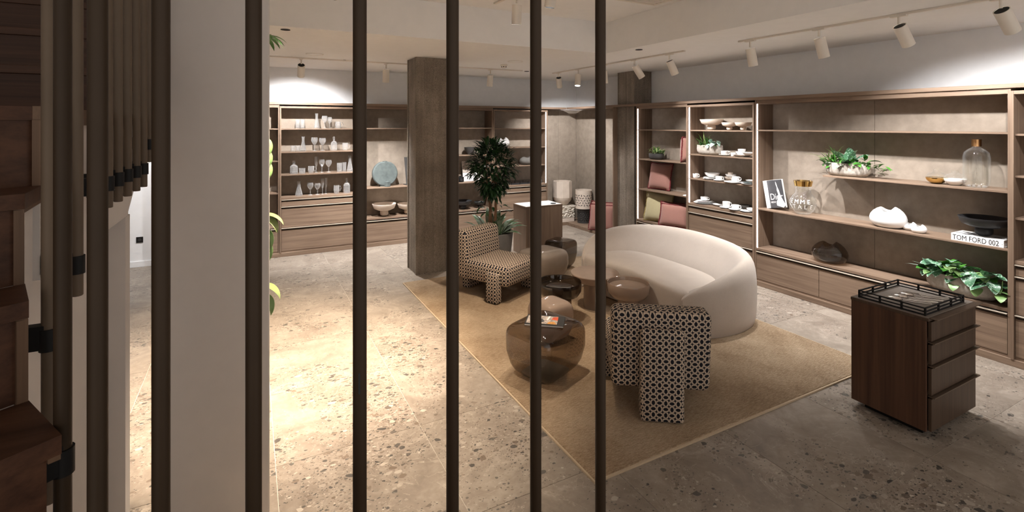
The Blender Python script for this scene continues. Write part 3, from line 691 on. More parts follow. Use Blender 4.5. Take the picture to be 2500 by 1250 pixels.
for x, y in [(sx*tw*f, sy*td) for f in (1, .33) for sx in (-1, 1) for sy in (-1, 1)]+[(sx*tw, sy*td*.33) for sx in (-1, 1) for sy in (-1, 1)]:
    part(tr, 'post', box(x-.0055, x+.0055, y-.0055, y+.0055, 0, .054), 'black')
ordn = ['first', 'second', 'third', 'fourth', 'fifth', 'sixth', 'seventh', 'eighth', 'ninth', 'tenth', 'eleventh', 'twelfth']
def piece(kind):
    h = tube([(0, 0, .007), (.075, 0, .005), (.165, 0, .010)], .0042, 6)
    if kind == 'fork':
        hd = [box(-.05, -.004, -.013, .013, .007, .010)]+[box(-.10, -.05, y-.0022, y+.0022, .009, .0125) for y in (-.0108, -.0036, .0036, .0108)]
    elif kind == 'spoon': hd = [mv(superq(.044, .023, .007, 1, 14, 6), -.04, 0, .009)]
    else: hd = [prism([(0, -.008), (-.085, -.010), (-.1, -.002), (-.085, .008), (0, .006)], .005, .0075)]
    return h, join(*hd)
for k in range(10):
    kind = ('fork', 'spoon', 'knife')[k % 3]; h, hd = piece(kind); xx = -.13+.03*k
    t = thing(kind, 'polished steel %s, %s piece from the left in the black tray' % (kind, ordn[k]), kind, (4.30+.02+xx*.93, 1.885+.02*math.sin(k*2.1), .8185), -62+random.uniform(-6, 6), 'cutlery in the tray')
    part(t, 'handle', h, 'steel', True); part(t, 'head', hd, 'steel', True)
# podium with stone top
pd = thing('display_podium', 'walnut display podium with pale inset top by the niche', 'podium', (4.14, 6.98, 0))
wpart(pd, 'body', rbox(3.80, 4.48, 6.77, 7.19, .04, .80, .002), 'wood_z'); wpart(pd, 'plinth', box(3.85, 4.43, 6.82, 7.14, 0, .04), 'recess')
wpart(pd, 'top', rbox(3.797, 4.483, 6.767, 7.193, .80, .815, .002), 'wood_x'); wpart(pd, 'inset', box(3.815, 4.465, 6.785, 7.175, .815, .817), 'pale')
wpart(pd, 'corner_seam', box(3.838, 3.846, 6.768, 6.7705, .04, .80), 'recess')
single('charging_disc', 'small black disc lying on the podium top', 'disc', cyl(.045, 0, .008, 24), 'black', (4.36, 6.86, .8172), smooth=True)
# wall socket on the bare wall
so = thing('wall_socket', 'black square wall socket on the bare back wall', 'socket', (-1.452, YW-.004, .40))
part(so, 'frame', rbox(-.042, .042, -.006, .004, -.042, .042, .002), 'black'); part(so, 'well', xf(cyl(.022, 0, .003, 20), Matrix.Translation((0, -.006, 0)) @ Matrix.Rotation(R(90), 4, 'X')), 'blackc', True)
# ceiling fittings
for x, y, lab in ((.307, 5.446, 'small recessed ceiling downlight nearest the bulkhead corner at left'), (1.218, 7.638, 'tiny recessed ceiling downlight near the left track'), (4.345, 4.823, 'small recessed ceiling downlight above the sofa'), (4.344, 7.709, 'tiny recessed ceiling downlight near the far corner')):
    single('ceiling_downlight', lab, 'downlight', mv(lathe([(.03, 0), (.045, -.004), (.045, .0), (.03, 0), (0, 0)], 24), 0, 0, -.001), 'black', (x, y, CL), group='recessed downlights')
for x, y, lab in ((.761, 7.158, 'round flat ceiling speaker near the left track'), (3.517, 6.592, 'round flat ceiling speaker beyond the free-standing column')):
    t = thing('ceiling_speaker', lab, 'speaker', (x, y, CL), 0, 'ceiling speakers'); part(t, 'rim', lathe([(.10, -.001), (.112, -.006), (.115, -.001)], 36), 'lamp', True); part(t, 'grille', cyl(.10, -.004, -.001, 36), 'ceil')
sd = thing('smoke_detector', 'white ceiling smoke detector above the potted tree', 'detector', (3.542, 7.02, CL)); part(sd, 'base', cyl(.055, -.018, -.001, 28), 'lamp', True); part(sd, 'sensor', lathe([(.045, -.018), (.03, -.055), (0, -.055)], 28), 'lamp', True)
for k in range(6): part(sd, 'slot', rot(box(.034, .041, -.008, .008, -.044, -.03), 'Z', 60*k), 'black')
gr = thing('air_grille', 'square white air grille on the raised ceiling', 'grille', (3.75, 3.95, CH)); part(gr, 'frame', join(box(-.30, .30, -.30, -.26, -.012, -.001), box(-.30, .30, .26, .30, -.012, -.001), box(-.30, -.26, -.26, .26, -.012, -.001), box(.26, .30, -.26, .26, -.012, -.001)), 'lamp')
for k in range(9): part(gr, 'slat', rot(mv(box(-.26, .26, -.02, .02, -.002, .0), 0, 0, 0), 'X', 0) if 0 else mv(box(-.26, .26, -.02, .02, -.010, -.008), 0, -.23+.0575*k, 0), 'lamp')
# ================================================================ GLASSWARE ON THE BACK WALL
def gl_tumbler(t, w, h):
    r = w/2; part(t, 'bowl', lathe([(0, 0), (r*.92, 0), (r, h), (r*.93, h), (r*.84, .02), (0, .016)], 16), 'glass', False)
def gl_carafe(t, w, h):
    r = w/2; part(t, 'flask', lathe([(0, 0), (r*.95, 0), (r, .02), (r*.62, h*.48), (r*.46, h*.62), (r*.42, h*.8), (r*.56, h), (r*.50, h), (r*.36, h*.8), (r*.4, h*.62), (r*.55, h*.48), (r*.9, .025), (0, .02)], 16), 'glass', False)
def gl_goblet(t, w, h):
    r = w/2; part(t, 'bowl', lathe([(0, h*.42), (r*.35, h*.46), (r*.9, h*.68), (r, h*.82), (r*.86, h), (r*.8, h), (r*.92, h*.82), (r*.8, h*.68), (r*.2, h*.47), (0, h*.46)], 16), 'glass', False)
    part(t, 'stem', lathe([(.006, .006), (.006, h*.36), (.012, h*.42)], 10), 'glass'); part(t, 'foot', lathe([(0, 0), (r*.68, 0), (r*.62, .004), (.006, .009)], 16), 'glass')
def gl_flute(t, w, h):
    r = w/2; part(t, 'bowl', lathe([(0, h*.36), (r*.5, h*.4), (r*.95, h*.62), (r*.9, h), (r*.82, h), (r*.86, h*.62), (0, h*.4)], 14), 'glass', False)
    part(t, 'stem', lathe([(.005, .006), (.005, h*.36)], 8), 'glass'); part(t, 'foot', lathe([(0, 0), (r*.9, 0), (r*.85, .004), (.005, .008)], 14), 'glass')
def gl_decanter(t, w, h):
    r = w/2; part(t, 'flask', lathe([(0, 0), (r*1.05, 0), (r*1.05, h*.52), (r*.75, h*.64), (r*.3, h*.68), (r*.3, h*.76), (r*.45, h*.8), (r*.38, h*.8), (r*.24, h*.74), (r*.24, h*.68), (r*.9, h*.5), (r*.9, .025), (0, .022)], 12), 'glass', False)
    part(t, 'stopper', mv(superq(r*.38, r*.38, h*.1, .9, 12, 8), 0, 0, h*.9), 'glass', False)
def gl_mug(t, w, h):
    r = w*.40; part(t, 'bowl', lathe([(0, 0), (r*.7, 0), (r, h*.4), (r*.88, h), (r*.8, h), (r*.9, h*.4), (r*.6, .018), (0, .015)], 16), 'glass', False)
    part(t, 'handle', tube([(r*.85, 0, h*.85), (r*1.45, 0, h*.85), (r*1.6, 0, h*.55), (r*1.3, 0, h*.3), (r*.9, 0, h*.28)], .006, 8), 'glass', True)
GK = {'t': ('crystal_tumbler', 'cut crystal tumbler', 'tumbler', gl_tumbler), 'c': ('crystal_carafe', 'cut crystal carafe with flared neck', 'carafe', gl_carafe), 'g': ('crystal_goblet', 'cut crystal goblet', 'goblet', gl_goblet),
      'f': ('champagne_flute', 'slim crystal flute', 'flute', gl_flute), 'd': ('crystal_decanter', 'square crystal decanter with ball stopper', 'decanter', gl_decanter), 'm': ('crystal_mug', 'crystal mug with curled handle', 'mug', gl_mug)}
GS = [('top', 2.0385, [('t', .683, .07, .15, .02), ('t', .755, .07, .15, 0), ('c', .975, .09, .25, 0), ('g', 1.10, .095, .21, 0), ('g', 1.185, .075, .19, .05), ('m', 1.317, .12, .115, 0)]),
      ('second', 1.6655, [('t', .612, .07, .092, 0), ('t', .688, .07, .092, .06), ('c', .765, .095, .24, -.02), ('g', .94, .108, .225, 0), ('g', 1.066, .112, .212, 0), ('d', 1.248, .095, .235, 0), ('m', 1.43, .125, .125, 0)]),
      ('third', 1.3005, [('d', .625, .115, .215, 0), ('t', .748, .1, .085, -.03), ('m', .885, .125, .115, -.03), ('f', .972, .06, .265, .07), ('g', 1.056, .09, .22, 0), ('g', 1.163, .10, .207, 0), ('t', 1.334, .082, .152, -.02), ('t', 1.42, .07, .158, .05), ('c', 1.505, .1, .272, -.03)]),
      ('lowest', .9385, [('c', .699, .112, .235, -.04), ('g', .874, .1, .205, -.04), ('g', .985, .1, .19, -.03), ('f', 1.063, .05, .262, -.03), ('f', 1.12, .05, .268, .02), ('m', 1.285, .12, .138, -.05), ('d', 1.452, .105, .252, -.04)])]
for sh, z, items in GS:
    for k, (q, x, w, h, dy) in enumerate(items):
        nm, lb_, cat, fn = GK[q]
        t = thing(nm, '%s, %s from the left on the %s glassware shelf' % (lb_, ordn[k], sh), cat, (x, 8.86+dy*.6, z), random.uniform(-12, 12), 'crystal on the back wall')
        fn(t, w, h)
# ================================================================ CERAMICS
def footed_bowl(label, x, y, z, D, h, mat, group, name='footed_bowl'):
    t = thing(name, label, 'bowl', (x, y, z), 0, group); r = D/2
    part(t, 'foot', mv(superq(r*.34, r*.34, h*.27, .75, 24, 10), 0, 0, h*.268), mat, True, ang=70)
    part(t, 'bowl', lathe([(0, h*.46), (r*.5, h*.47), (r*.86, h*.62), (r*.99, h*.95), (r, h), (r*.96, h), (r*.82, h*.72), (r*.4, h*.62), (0, h*.6)], 40), mat, True, ang=60)
    return t
GB = 'cream footed bowls'; GK2 = 'black footed bowls'
footed_bowl('large cream footed bowl on the top tableware shelf', 6.03, 5.14, 2.0225, .33, .157, 'cream', GB)
footed_bowl('small cream footed bowl, middle one on the top tableware shelf', 6.05, 4.845, 2.0225, .215, .11, 'cream', GB)
footed_bowl('small cream footed bowl at the right end of the tableware shelf', 6.03, 4.605, 2.0225, .22, .11, 'cream', GB)
footed_bowl('large cream footed bowl below the round grey-green vase', 2.085, 8.825, .4905, .41, .22, 'cream', GB)
footed_bowl('cream footed bowl half hidden by the concrete column', 2.51, 8.84, .4905, .36, .19, 'cream', GB)
footed_bowl('wide black footed bowl on the bench behind the potted tree', 3.59, 8.84, .4905, .33, .165, 'blackc', GK2)
footed_bowl('small black footed bowl beside the tree trunk', 3.94, 8.86, .4905, .22, .115, 'blackc', GK2)
footed_bowl('wide black footed bowl standing on the large white book', 6.018, 2.05, 1.0725, .37, .17, 'blackc', GK2)
single('dark_bowl', 'small dark bowl behind the tree crown on the shelf', 'bowl', lathe([(0, 0), (.05, 0), (.1, .09), (.11, .14), (.1, .14), (.09, .09), (0, .02)], 28), 'charcoal', (3.74, 8.87, 1.5285), smooth=True)
def saddle_vase(name, label, x, y, z, rx, ry, h, mat, rz, ph=0., dip=.15, group=None, n=40):
    V, Fc = [], []; prof = [(.0, 0), (.55, .0), (.82, .12), (.97, .32), (1, .5), (.95, .66), (.82, .82), (.62, .94), (.44, 1.0), (.38, 1.0)]; inn = [(.36, .97), (.5, .8), (.7, .5), (.55, .15), (0, .08)]
    rows = prof+inn
    for r, q in rows:
        for i in range(n):
            a = 2*math.pi*i/n; s = 1+dip*(math.cos(2*a+ph)*.75+.3*math.cos(a+1))*q**2.2
            k = r*(1+.06*math.cos(2*a)*q)
            V.append((rx*k*math.cos(a), ry*k*math.sin(a), h*.86*q*s))
    for j in range(len(rows)-1):
        for i in range(n): Fc.append((j*n+i, j*n+(i+1) % n, (j+1)*n+(i+1) % n, (j+1)*n+i))
    return single(name, label, 'vase', (V, Fc), mat, (x, y, z), rz, True, group, ang=80)
saddle_vase('sculptural_vase', 'large white sculptural vase with dipped rim on the long shelf', 6.03, 2.84, 1.0065, .125, .178, .225, 'white', 0, math.pi)
saddle_vase('sculptural_vase', 'smoked brown glass vase with wavy rim on the right bench', 6.0, 3.43, .4895, .15,   .20, .255, 'smoke', 0, math.pi, .15)
saddle_vase('sculptural_vase', 'white sculptural vase on the shelf beside the tree', 4.445, 8.86, 1.6545, .14, .10, .19, 'white', 0, 0, .22)
saddle_vase('sculptural_vase', 'grey stone vase with dark mouth partly behind a rod', 4.99, 8.86, 1.2865, .155, .12, .175, 'stonegrey', 0, 0, .1)
for (y, x, s), lab in (((2.655, 6.06, 1.), 'small white pebble-shaped vase, rear one of the pair'), ((2.545, 5.99, 1.), 'small white pebble-shaped vase, front one of the pair')):
    saddle_vase('pebble_vase', lab, x, y, 1.0065, .05, .068, .085, 'white', 25, math.pi+.5, .2, 'small white pebble vases', 24)
# round stoneware vase with ridge and its small cube
dv = thing('disc_vase', 'flat round grey-green stoneware vase with a centre ridge', 'vase', (2.107, 8.86, 1.0125))
def half_disc(s):
    V = []; nn = 24; r = .222
    pts = [(s*r*math.sin(math.pi*i/nn), r-r*math.cos(math.pi*i/nn)) for i in range(nn+1)]; pts = [(x, min(z, 2*r-.012)) for x, z in pts]
    for y0, k in ((-.045, .93), (-.03, 1), (.03, 1), (.045, .93)): V += [((x*k), y0+(.02*abs(x)/r if y0 < 0 else 0)*s*0, r+(z-r)*k) for x, z in pts]
    m_ = nn+1; F_ = [tuple(range(m_)), tuple(3*m_+i for i in range(m_))[::-1]]
    for j in range(3):
        for i in range(m_): F_.append((j*m_+i, j*m_+(i+1) % m_, (j+1)*m_+(i+1) % m_, (j+1)*m_+i))
    return V, F_
part(dv, 'half', half_disc(-1), 'teal', True); part(dv, 'half', mv(half_disc(1), 0, .014, 0), 'teal', True)
part(dv, 'foot', box(-.09, .09, -.04, .05, 0, .012), 'teal'); part(dv, 'rim', box(-.035, .035, -.03, .03, .428, .442), 'teal')
single('stoneware_cube', 'small grey-green cube in front of the round vase', 'cube', rbox(-.038, .038, -.035, .035, 0, .092, .004), 'teal', (2.13, 8.765, 1.0125), 32)
fr_ = thing('angular_sculpture', 'dark folded angular sculpture half hidden behind the column', 'sculpture', (2.56, 8.88, 1.0125), 10)
part(fr_, 'leaf', prism_yz([(-.06, 0), (.06, 0), (.10, .50), (.05, .50)], -.005, .005), 'charcoal'); part(fr_, 'leaf', rot(prism_yz([(-.06, 0), (.06, 0), (.10, .50), (.05, .50)], -.005, .005), 'Z', 70), 'charcoal'); part(fr_, 'base', box(-.09, .09, -.08, .08, 0, .012), 'charcoal')
# objects in the far cabinets
bk1 = thing('picture_book', 'large picture book leaning on the shelf behind the tree', 'book', (3.81, 8.90, 1.0125)); q = Matrix.Rotation(R(-14), 4, 'X')
part(bk1, 'pages', xf(box(-.185, .185, .001, .022, .003, .385), q), 'paper'); part(bk1, 'cover', xf(box(-.19, .19, -.002, .001, 0, .388), q), 'pale'); part(bk1, 'cover', xf(box(-.19, .19, .022, .025, 0, .388), q), 'ink')
part(bk1, 'picture', xf(box(-.188, .188, -.0028, -.002, .16, .385), q), 'collage'); part(bk1, 'picture', xf(join(*[box(x, x+.015, -.0028, -.002, .03, .15) for x in (-.1, -.03, .05, .12)]), q), 'greyprint')
cm = thing('box_camera', 'small black box camera on the shelf left of the picture book', 'camera', (3.535, 8.84, 1.0125)); part(cm, 'body', rbox(-.06, .06, -.03, .03, 0, .095, .006), 'black'); part(cm, 'lens', xf(cyl(.026, 0, .03, 20), Matrix.Translation((0, -.03, .045)) @ Matrix.Rotation(R(90), 4, 'X')), 'blackc', True); part(cm, 'viewfinder', box(-.02, .02, -.02, .02, .095, .115), 'black')
tb = thing('wire_tray', 'low black wire tray on the cabinet right of the tree', 'tray', (4.87, 8.86, .9055)); part(tb, 'floor', box(-.29, .29, -.11, .11, 0, .006), 'blackc')
for z in (.03, .055):
    for g in (box(-.29, .29, -.113, -.107, z-.003, z+.003), box(-.29, .29, .107, .113, z-.003, z+.003), box(-.293, -.287, -.113, .113, z-.003, z+.003), box(.287, .293, -.113, .113, z-.003, z+.003)): part(tb, 'rail', g, 'black')
for x in (-.288, -.096, .096, .288):
    for y in (-.11, .11): part(tb, 'post', box(x-.004, x+.004, y-.004, y+.004, 0, .058), 'black')
cg = thing('candle_jar', 'tiny dark candle jar at the right end of the far cabinet', 'candle', (5.30, 8.82, .9055)); part(cg, 'jar', lathe([(0, 0), (.03, 0), (.03, .07), (.027, .07), (.027, .05), (0, .05)], 18), 'charcoal', True); part(cg, 'wick', cyl(.002, .05, .062, 6), 'paper')
# niche: faceted vase on stone, perforated lanterns
wbk = single('wood_block', 'pale wood block under the rough stone in the niche', 'block', rbox(-.18, .18, -.15, .15, 0, .095, .004), 'cream', (5.87, 8.84, .0625))
random.seed(5)
def rough_block(w, d, h, nn=12):
    bm = bmesh.new(); v, f = box(-w, w, -d, d, 0, h); vv = [bm.verts.new(p) for p in v]
    for q_ in f: bm.faces.new([vv[i] for i in q_])
    bmesh.ops.subdivide_edges(bm, edges=bm.edges[:], cuts=nn, use_grid_fill=True)
    for v_ in bm.verts:
        if .01 < v_.co.z < h-.005 and (abs(v_.co.y) > d-.01 or abs(v_.co.x) > w-.01):
            v_.co.x += random.uniform(-.012, .012); v_.co.y += random.uniform(-.016, .016); v_.co.z += random.uniform(-.008, .008)
    return frombm(bm)
single('stone_block', 'rough chiselled pale stone block under the faceted vase', 'stone', rough_block(.185, .155, .25), 'rock', (5.87, 8.84, .158))
fv = thing('faceted_vase', 'tall cream faceted vase standing on the stone block', 'vase', (5.85, 8.84, .409))
part(fv, 'collar', lathe([(0, 0), (.10, 0), (.185, .10), (.195, .17), (.19, .17)], 24), 'cream', True)
for k in range(9):
    a0, a1 = 2*math.pi*k/9, 2*math.pi*(k+1)/9; r0, r1 = .202, .200
    p = [(r*math.cos(a), r*math.sin(a), z) for r, a, z in ((r0, a0, .16), (r0, a1, .16), (r1, a1, .50), (r1, a0, .50))]; p += [(x*.95, y*.95, z) for x, y, z in p]
    part(fv, 'facet', (p, [(0, 1, 2, 3), (7, 6, 5, 4), (0, 4, 5, 1), (1, 5, 6, 2), (2, 6, 7, 3), (3, 7, 4, 0)]), 'cream')
def lantern(label, x, y, z, r, h, mat, hole):
    t = thing('perforated_lantern', label, 'lantern', (x, y, z), 0, 'perforated lanterns')
    part(t, 'shell', lathe([(0, 0), (r, 0), (r, h), (r*.94, h), (r*.94, .02), (0, .02)], 36), mat, True, ang=50)
    for j in range(5):
        for k in range(18):
            a = 360/18*(k+.5*(j % 2)); g = rot(box(-.020, .020, -.006, .006, -.001, .0015), 'Z', (0, 60, -60)[(k+j) % 3])
            g = xf(g, Matrix.Translation((0, 0, h*(.2+.13*j))) @ Matrix.Rotation(R(a), 4, 'Z') @ Matrix.Translation((r, 0, 0)) @ Matrix.Rotation(R(90), 4, 'Y'))
            if 100 < (a % 360) < 320: part(t, 'opening', g, hole)
dl = lantern('dark perforated lantern on the niche platform', 6.15, 8.50, .0625, .13, .30, 'charcoal', 'black')
lantern('cream perforated lantern stacked on the dark one', 6.15, 8.50, .363, .17, .38, 'cream', 'ink')
# ================================================================ CUSHIONS
def cushion_geo(w, h, t, n=14):
    V, Fc = [], []
    for s in (-1, 1):
        o = len(V)
        for j in range(n+1):
            for i in range(n+1):
                u, v = 2*i/n-1, 2*j/n-1; k = ((1-u**4)*(1-v**4))**.55
                V.append((w/2*u*(1-.07*(1-v*v)*u*u), s*t/2*k, h/2*v*(1-.07*(1-u*u)*v*v)))
        for j in range(n):
            for i in range(n):
                q_ = [o+j*(n+1)+i, o+j*(n+1)+i+1, o+(j+1)*(n+1)+i+1, o+(j+1)*(n+1)+i]; Fc.append(tuple(q_ if s < 0 else q_[::-1]))
    edge = [(2*i/n-1, -1) for i in range(n)]+[(1, 2*i/n-1) for i in range(n)]+[(1-2*i/n, 1) for i in range(n)]+[(-1, 1-2*i/n) for i in range(n)]
    return (V, Fc), [(w/2*u*(1-.07*(1-v*v)*u*u), 0, h/2*v*(1-.07*(1-u*u)*v*v)) for u, v in edge]
def cushion(label, loc, w, h, t, rot_, mat, pipe, rp=.012):
    c = thing('throw_cushion', label, 'cushion', loc, 0, 'throw cushions'); c.rotation_euler = tuple(R(a) for a in rot_)
    g, e = cushion_geo(w, h, t); part(c, 'cover', g, mat, True, ang=80)
    e2 = []
    for i, p in enumerate(e):
        nx = e[(i+1) % len(e)]; e2 += [p, ((p[0]+nx[0])/2, random.uniform(-.006, .006), (p[2]+nx[2])/2+random.uniform(-.004, .004))]
    part(c, 'fringe', tube(e2, rp, 6, True), pipe, True)
# rotation about z = -90 turns the face towards -X
cushion('square rust velvet cushion with dark fringe on the middle shelf', (6.10, 6.25, 1.006+.228), .46, .445, .13, (-11, 0, -84), 'pink', 'redpipe')
cushion('rust velvet cushion seen edge-on at the end of the shelf', (6.035, 5.582, 1.5185+.20), .31, .385, .17, (3, 0, 2), 'pink', 'redpipe')
cushion('mustard cushion standing rearmost against the lit strip', (6.10, 6.325, .489+.245), .48, .48, .12, (-12, 0, -80), 'mustard', 'mustardpipe')
cushion('mustard cushion leaning in front of its twin', (6.0, 6.19, .489+.24), .50, .48, .13, (-14, 0, -76), 'mustard', 'mustardpipe')
cushion('oblong rust cushion behind the front one in the cushion cabinet', (5.985, 5.83, .489+.185), .50, .36, .11, (-14, 0, -72), 'pink', 'redpipe')
cushion('oblong rust cushion with red piping at the front of the cushion cabinet', (5.905, 5.74, .489+.18), .50, .35, .12, (-16, 0, -70), 'pink', 'redpipe')
cushion('rust cushion with dark piping leaning at the back of the niche', (6.10, 7.80, .062+.265), .52, .53, .13, (-13, 0, -60), 'pink', 'redpipe')
cushion('rust cushion with dark piping in front in the corner niche', (5.99, 7.68, .062+.25), .52, .50, .13, (-13, 0, -58), 'pink', 'redpipe')
nb = thing('booklet', 'small white booklet at the right end of the cushion shelf', 'booklet', (5.96, 5.53, 1.0065), 8); part(nb, 'cover', box(-.06, .06, -.045, .045, 0, .003), 'pale'); part(nb, 'pages', box(-.058, .058, -.043, .043, .003, .012), 'paper')
# ================================================================ TABLEWARE
def cup(label, x, y, z, D, h, rz, mat='white', handle=True):
    t = thing('coffee_cup', label, 'cup', (x, y, z), rz, 'white tableware'); r = D*.42
    part(t, 'bowl', lathe([(0, 0), (r*.8, 0), (r*.97, .012), (r, h), (r*.93, h), (r*.88, .015), (0, .01)], 24), mat, True, ang=50)
    if handle: part(t, 'handle', tube([(r*.95, 0, h*.82), (r*1.4, 0, h*.85), (r*1.5, 0, h*.55), (r*1.3, 0, h*.25), (r*.93, 0, h*.22)], .0065, 8), mat, True)
def plate(label, x, y, z, D, h=.016, mat='white'):
    r = D/2; single('plate', label, 'plate', lathe([(0, 0), (r*.55, 0), (r*.95, h*.8), (r, h), (r*.97, h*1.05), (r*.6, h*.35), (0, h*.3)], 32), mat, (x, y, z), 0, True, 'white tableware', ang=50)
def bowl(label, x, y, z, D, h, mat='white'):
    r = D/2; single('small_bowl', label, 'bowl', lathe([(0, 0), (r*.5, 0), (r*.85, h*.5), (r, h), (r*.95, h), (r*.78, h*.5), (0, .012)], 28), mat, (x, y, z), 0, True, 'white tableware', ang=50)
z = 1.6585
plate('white saucer beside the planter on the second tableware shelf', 5.97, 4.87, z, .155); cup('white cup on its saucer right of the long planter', 5.97, 4.86, z+.012, .12, .058, -70)
cup('small white cup between saucer and bowl stack, second shelf', 5.99, 4.735, z, .075, .05, 200, handle=False); plate('thick white plate under the tall stack on the second shelf', 6.02, 4.60, z, .24, .03)
bowl('white bowl set on the thick plate of the second shelf', 6.03, 4.635, z+.02, .15, .05); cup('white cup crowning the stack on the second shelf', 6.05, 4.645, z+.068, .12, .036, 20, handle=False); bowl('flat white bowl at the right end of the second shelf', 5.98, 4.47, z+.028, .19, .035)
z = 1.2935
cup('white cup standing alone at the left end of the third tableware shelf', 5.99, 5.40, z, .10, .066, -80); plate('white saucer behind the low bowl on the third shelf', 6.12, 5.27, z, .16); plate('white plate below the wide bowl on the third shelf', 5.99, 5.14, z, .19)
plate('second white plate below the wide bowl on the third shelf', 5.99, 5.14, z+.013, .17); bowl('wide white bowl tilted over plates on the third shelf', 6.08, 5.17, z+.03, .215, .06)
plate('white saucer with a cup, middle of the third shelf', 5.95, 4.94, z, .16); cup('white cup on saucer, middle of the third shelf', 5.95, 4.945, z+.012, .11, .055, -60); bowl('grey-white bowl behind the middle cup on the third shelf', 6.10, 4.86, z, .17, .055, 'cream'); bowl('upper grey-white bowl stacked on the third shelf', 6.10, 4.86, z+.04, .15, .055, 'white'); cup('small beige cup topping the bowls on the third shelf', 6.10, 4.87, z+.09, .085, .035, 0, 'cream', False)
plate('large white plate with two cups on the third shelf', 5.95, 4.69, z, .265); cup('rear white cup on the large plate of the third shelf', 6.0, 4.70, z+.016, .115, .066, -75); cup('front white cup on the large plate of the third shelf', 5.93, 4.665, z+.014, .10, .045, -75)
plate('white plate at the right end of the third shelf', 5.95, 4.455, z, .20); plate('grey-rimmed plate stacked at the right end of the third shelf', 5.95, 4.455, z+.013, .17, .016, 'teal'); bowl('shallow bowl tilted on the right-end plates of the third shelf', 5.96, 4.43, z+.026, .14, .035)
single('green_tumbler', 'pale green glass tumbler at the back of the third shelf', 'tumbler', lathe([(0, 0), (.04, 0), (.044, .095), (.04, .095), (.036, .008), (0, .006)], 20), 'clear', (6.12, 4.48, z), smooth=True)
z = .9225
for k, D in enumerate((.32, .27, .23)): plate(('largest white plate at the bottom of the left plate stack', 'middle white plate of the left plate stack', 'top white plate of the left plate stack')[k], 6.03, 5.265, z+.013*k, D)
cup('low white cup on the stack of plates at left', 6.03, 5.275, z+.045, .125, .052, -70); plate('slim white plate left of the front cup on the counter', 6.04, 5.0, z, .2, .022); plate('white saucer under the tall cup on the counter', 5.94, 4.82, z, .165); cup('tall white cup on the counter of the tableware cabinet', 5.94, 4.81, z+.012, .12, .082, -75)
plate('white saucer at the very front of the counter', 5.925, 4.645, z, .18); cup('white cup at the front of the counter, hiding a grey bowl', 5.925, 4.65, z+.012, .115, .06, -60); bowl('grey stone bowl behind the front cup on the counter', 6.08, 4.62, z, .15, .065, 'stonegrey')
plate('white plate at the right end of the counter', 5.95, 4.475, z, .19); plate('tilted white plate leaning at the right end of the counter', 6.02, 4.45, z+.013, .16, .03)
# ================================================================ BOOKS, BOTTLES AND LETTERING ON THE RIGHT SHELVES
FACE = Matrix(((0, 0, -1, 0), (-1, 0, 0, 0), (0, 1, 0, 0), (0, 0, 0, 1)))     # text plane -> facing the room from the right wall
def leaning_book(label, x, y, z, w, h, th, band, front):
    b = thing('fashion_book', label, 'book', (x, y, z), 0, 'fashion books on the long shelf'); q = Matrix.Rotation(R(10.5), 4, Vector((-1, 0, 0)))
    S = lambda g: xf(g, q)
    part(b, 'pages', S(box(.003, th-.003, -w+.003, 0, .002, h-.004)), 'paper'); part(b, 'cover', S(box(0, .003, -w, 0, 0, h)), 'pale'); part(b, 'cover', S(box(th-.003, th, -w, 0, 0, h)), 'pale'); part(b, 'spine', S(box(0, th, 0, .003, 0, h)), 'pale')
    if front:
        part(b, 'photo', S(box(-.0008, 0, -w, -band, .0, h)), 'greyprint')
        fig = [(.15, .03), (.255, .0), (.30, .03), (.262, .10), (.235, .15), (.222, .22), (.205, .26), (.195, .31), (.183, .335), (.18, .30), (.192, .26), (.187, .22), (.20, .17), (.185, .12), (.15, .07)]
        v, f = prism([(-(c*.80+.028), d) for c, d in fig], -.0016, -.0008); part(b, 'figure', S(([(c_, a_, b_) for a_, b_, c_ in v], f)), 'pale')
        tx_ = lambda s, sz, yy, zz_, cond: part(b, 'lettering', S(mv(xf(text_mesh(s, sz, .0004, cond), FACE), -.0021, -yy, zz_)), 'pale')
        tx_('Dior', .115, .158, .105, .80); tx_('NEW LOOKS', .034, .158, .062, .9)
    return b
leaning_book('white-banded book with a dark fashion photo and white title, leaning left', 5.985, 4.213, 1.0075, .262, .355, .03, .055, True)
leaning_book('plain pale book leaning behind the one with the fashion photo', 6.03, 4.232, 1.0075, .25, .355, .028, 0, False)
tf = thing('coffee_table_book', 'thick white book lying flat with a black title on its spine', 'book', (6.03, 2.067, 1.0065))
part(tf, 'pages', box(-.108, .112, -.183, .183, .004, .061), 'paper'); part(tf, 'spine', rbox(-.118, -.108, -.188, .188, 0, .065, .001), 'pale'); part(tf, 'cover', box(-.11, .115, -.188, .188, 0, .004), 'pale')
cv = part(tf, 'cover', box(-.11, .115, -.188, .188, .061, .065), 'pale')
part(tf, 'lettering', mv(xf(text_mesh('TOM FORD 002', .066, .0004, .73), FACE), -.1186, .010, .009), 'ink'); part(tf, 'lettering', mv(xf(text_mesh('-', .03, .0004), FACE), -.1186, -.178, .02), 'ink')
rnd = random.Random(3)
for k in range(12):
    a, b = rnd.uniform(-.09, .07), rnd.uniform(-.16, .14); s = rnd.uniform(.01, .03)
    part(cv, 'print', prism([(a, b), (a+s, b-.02), (a+s*1.3, b+s*2), (a+.003, b+s*2.4)], .065, .0654), 'ink')
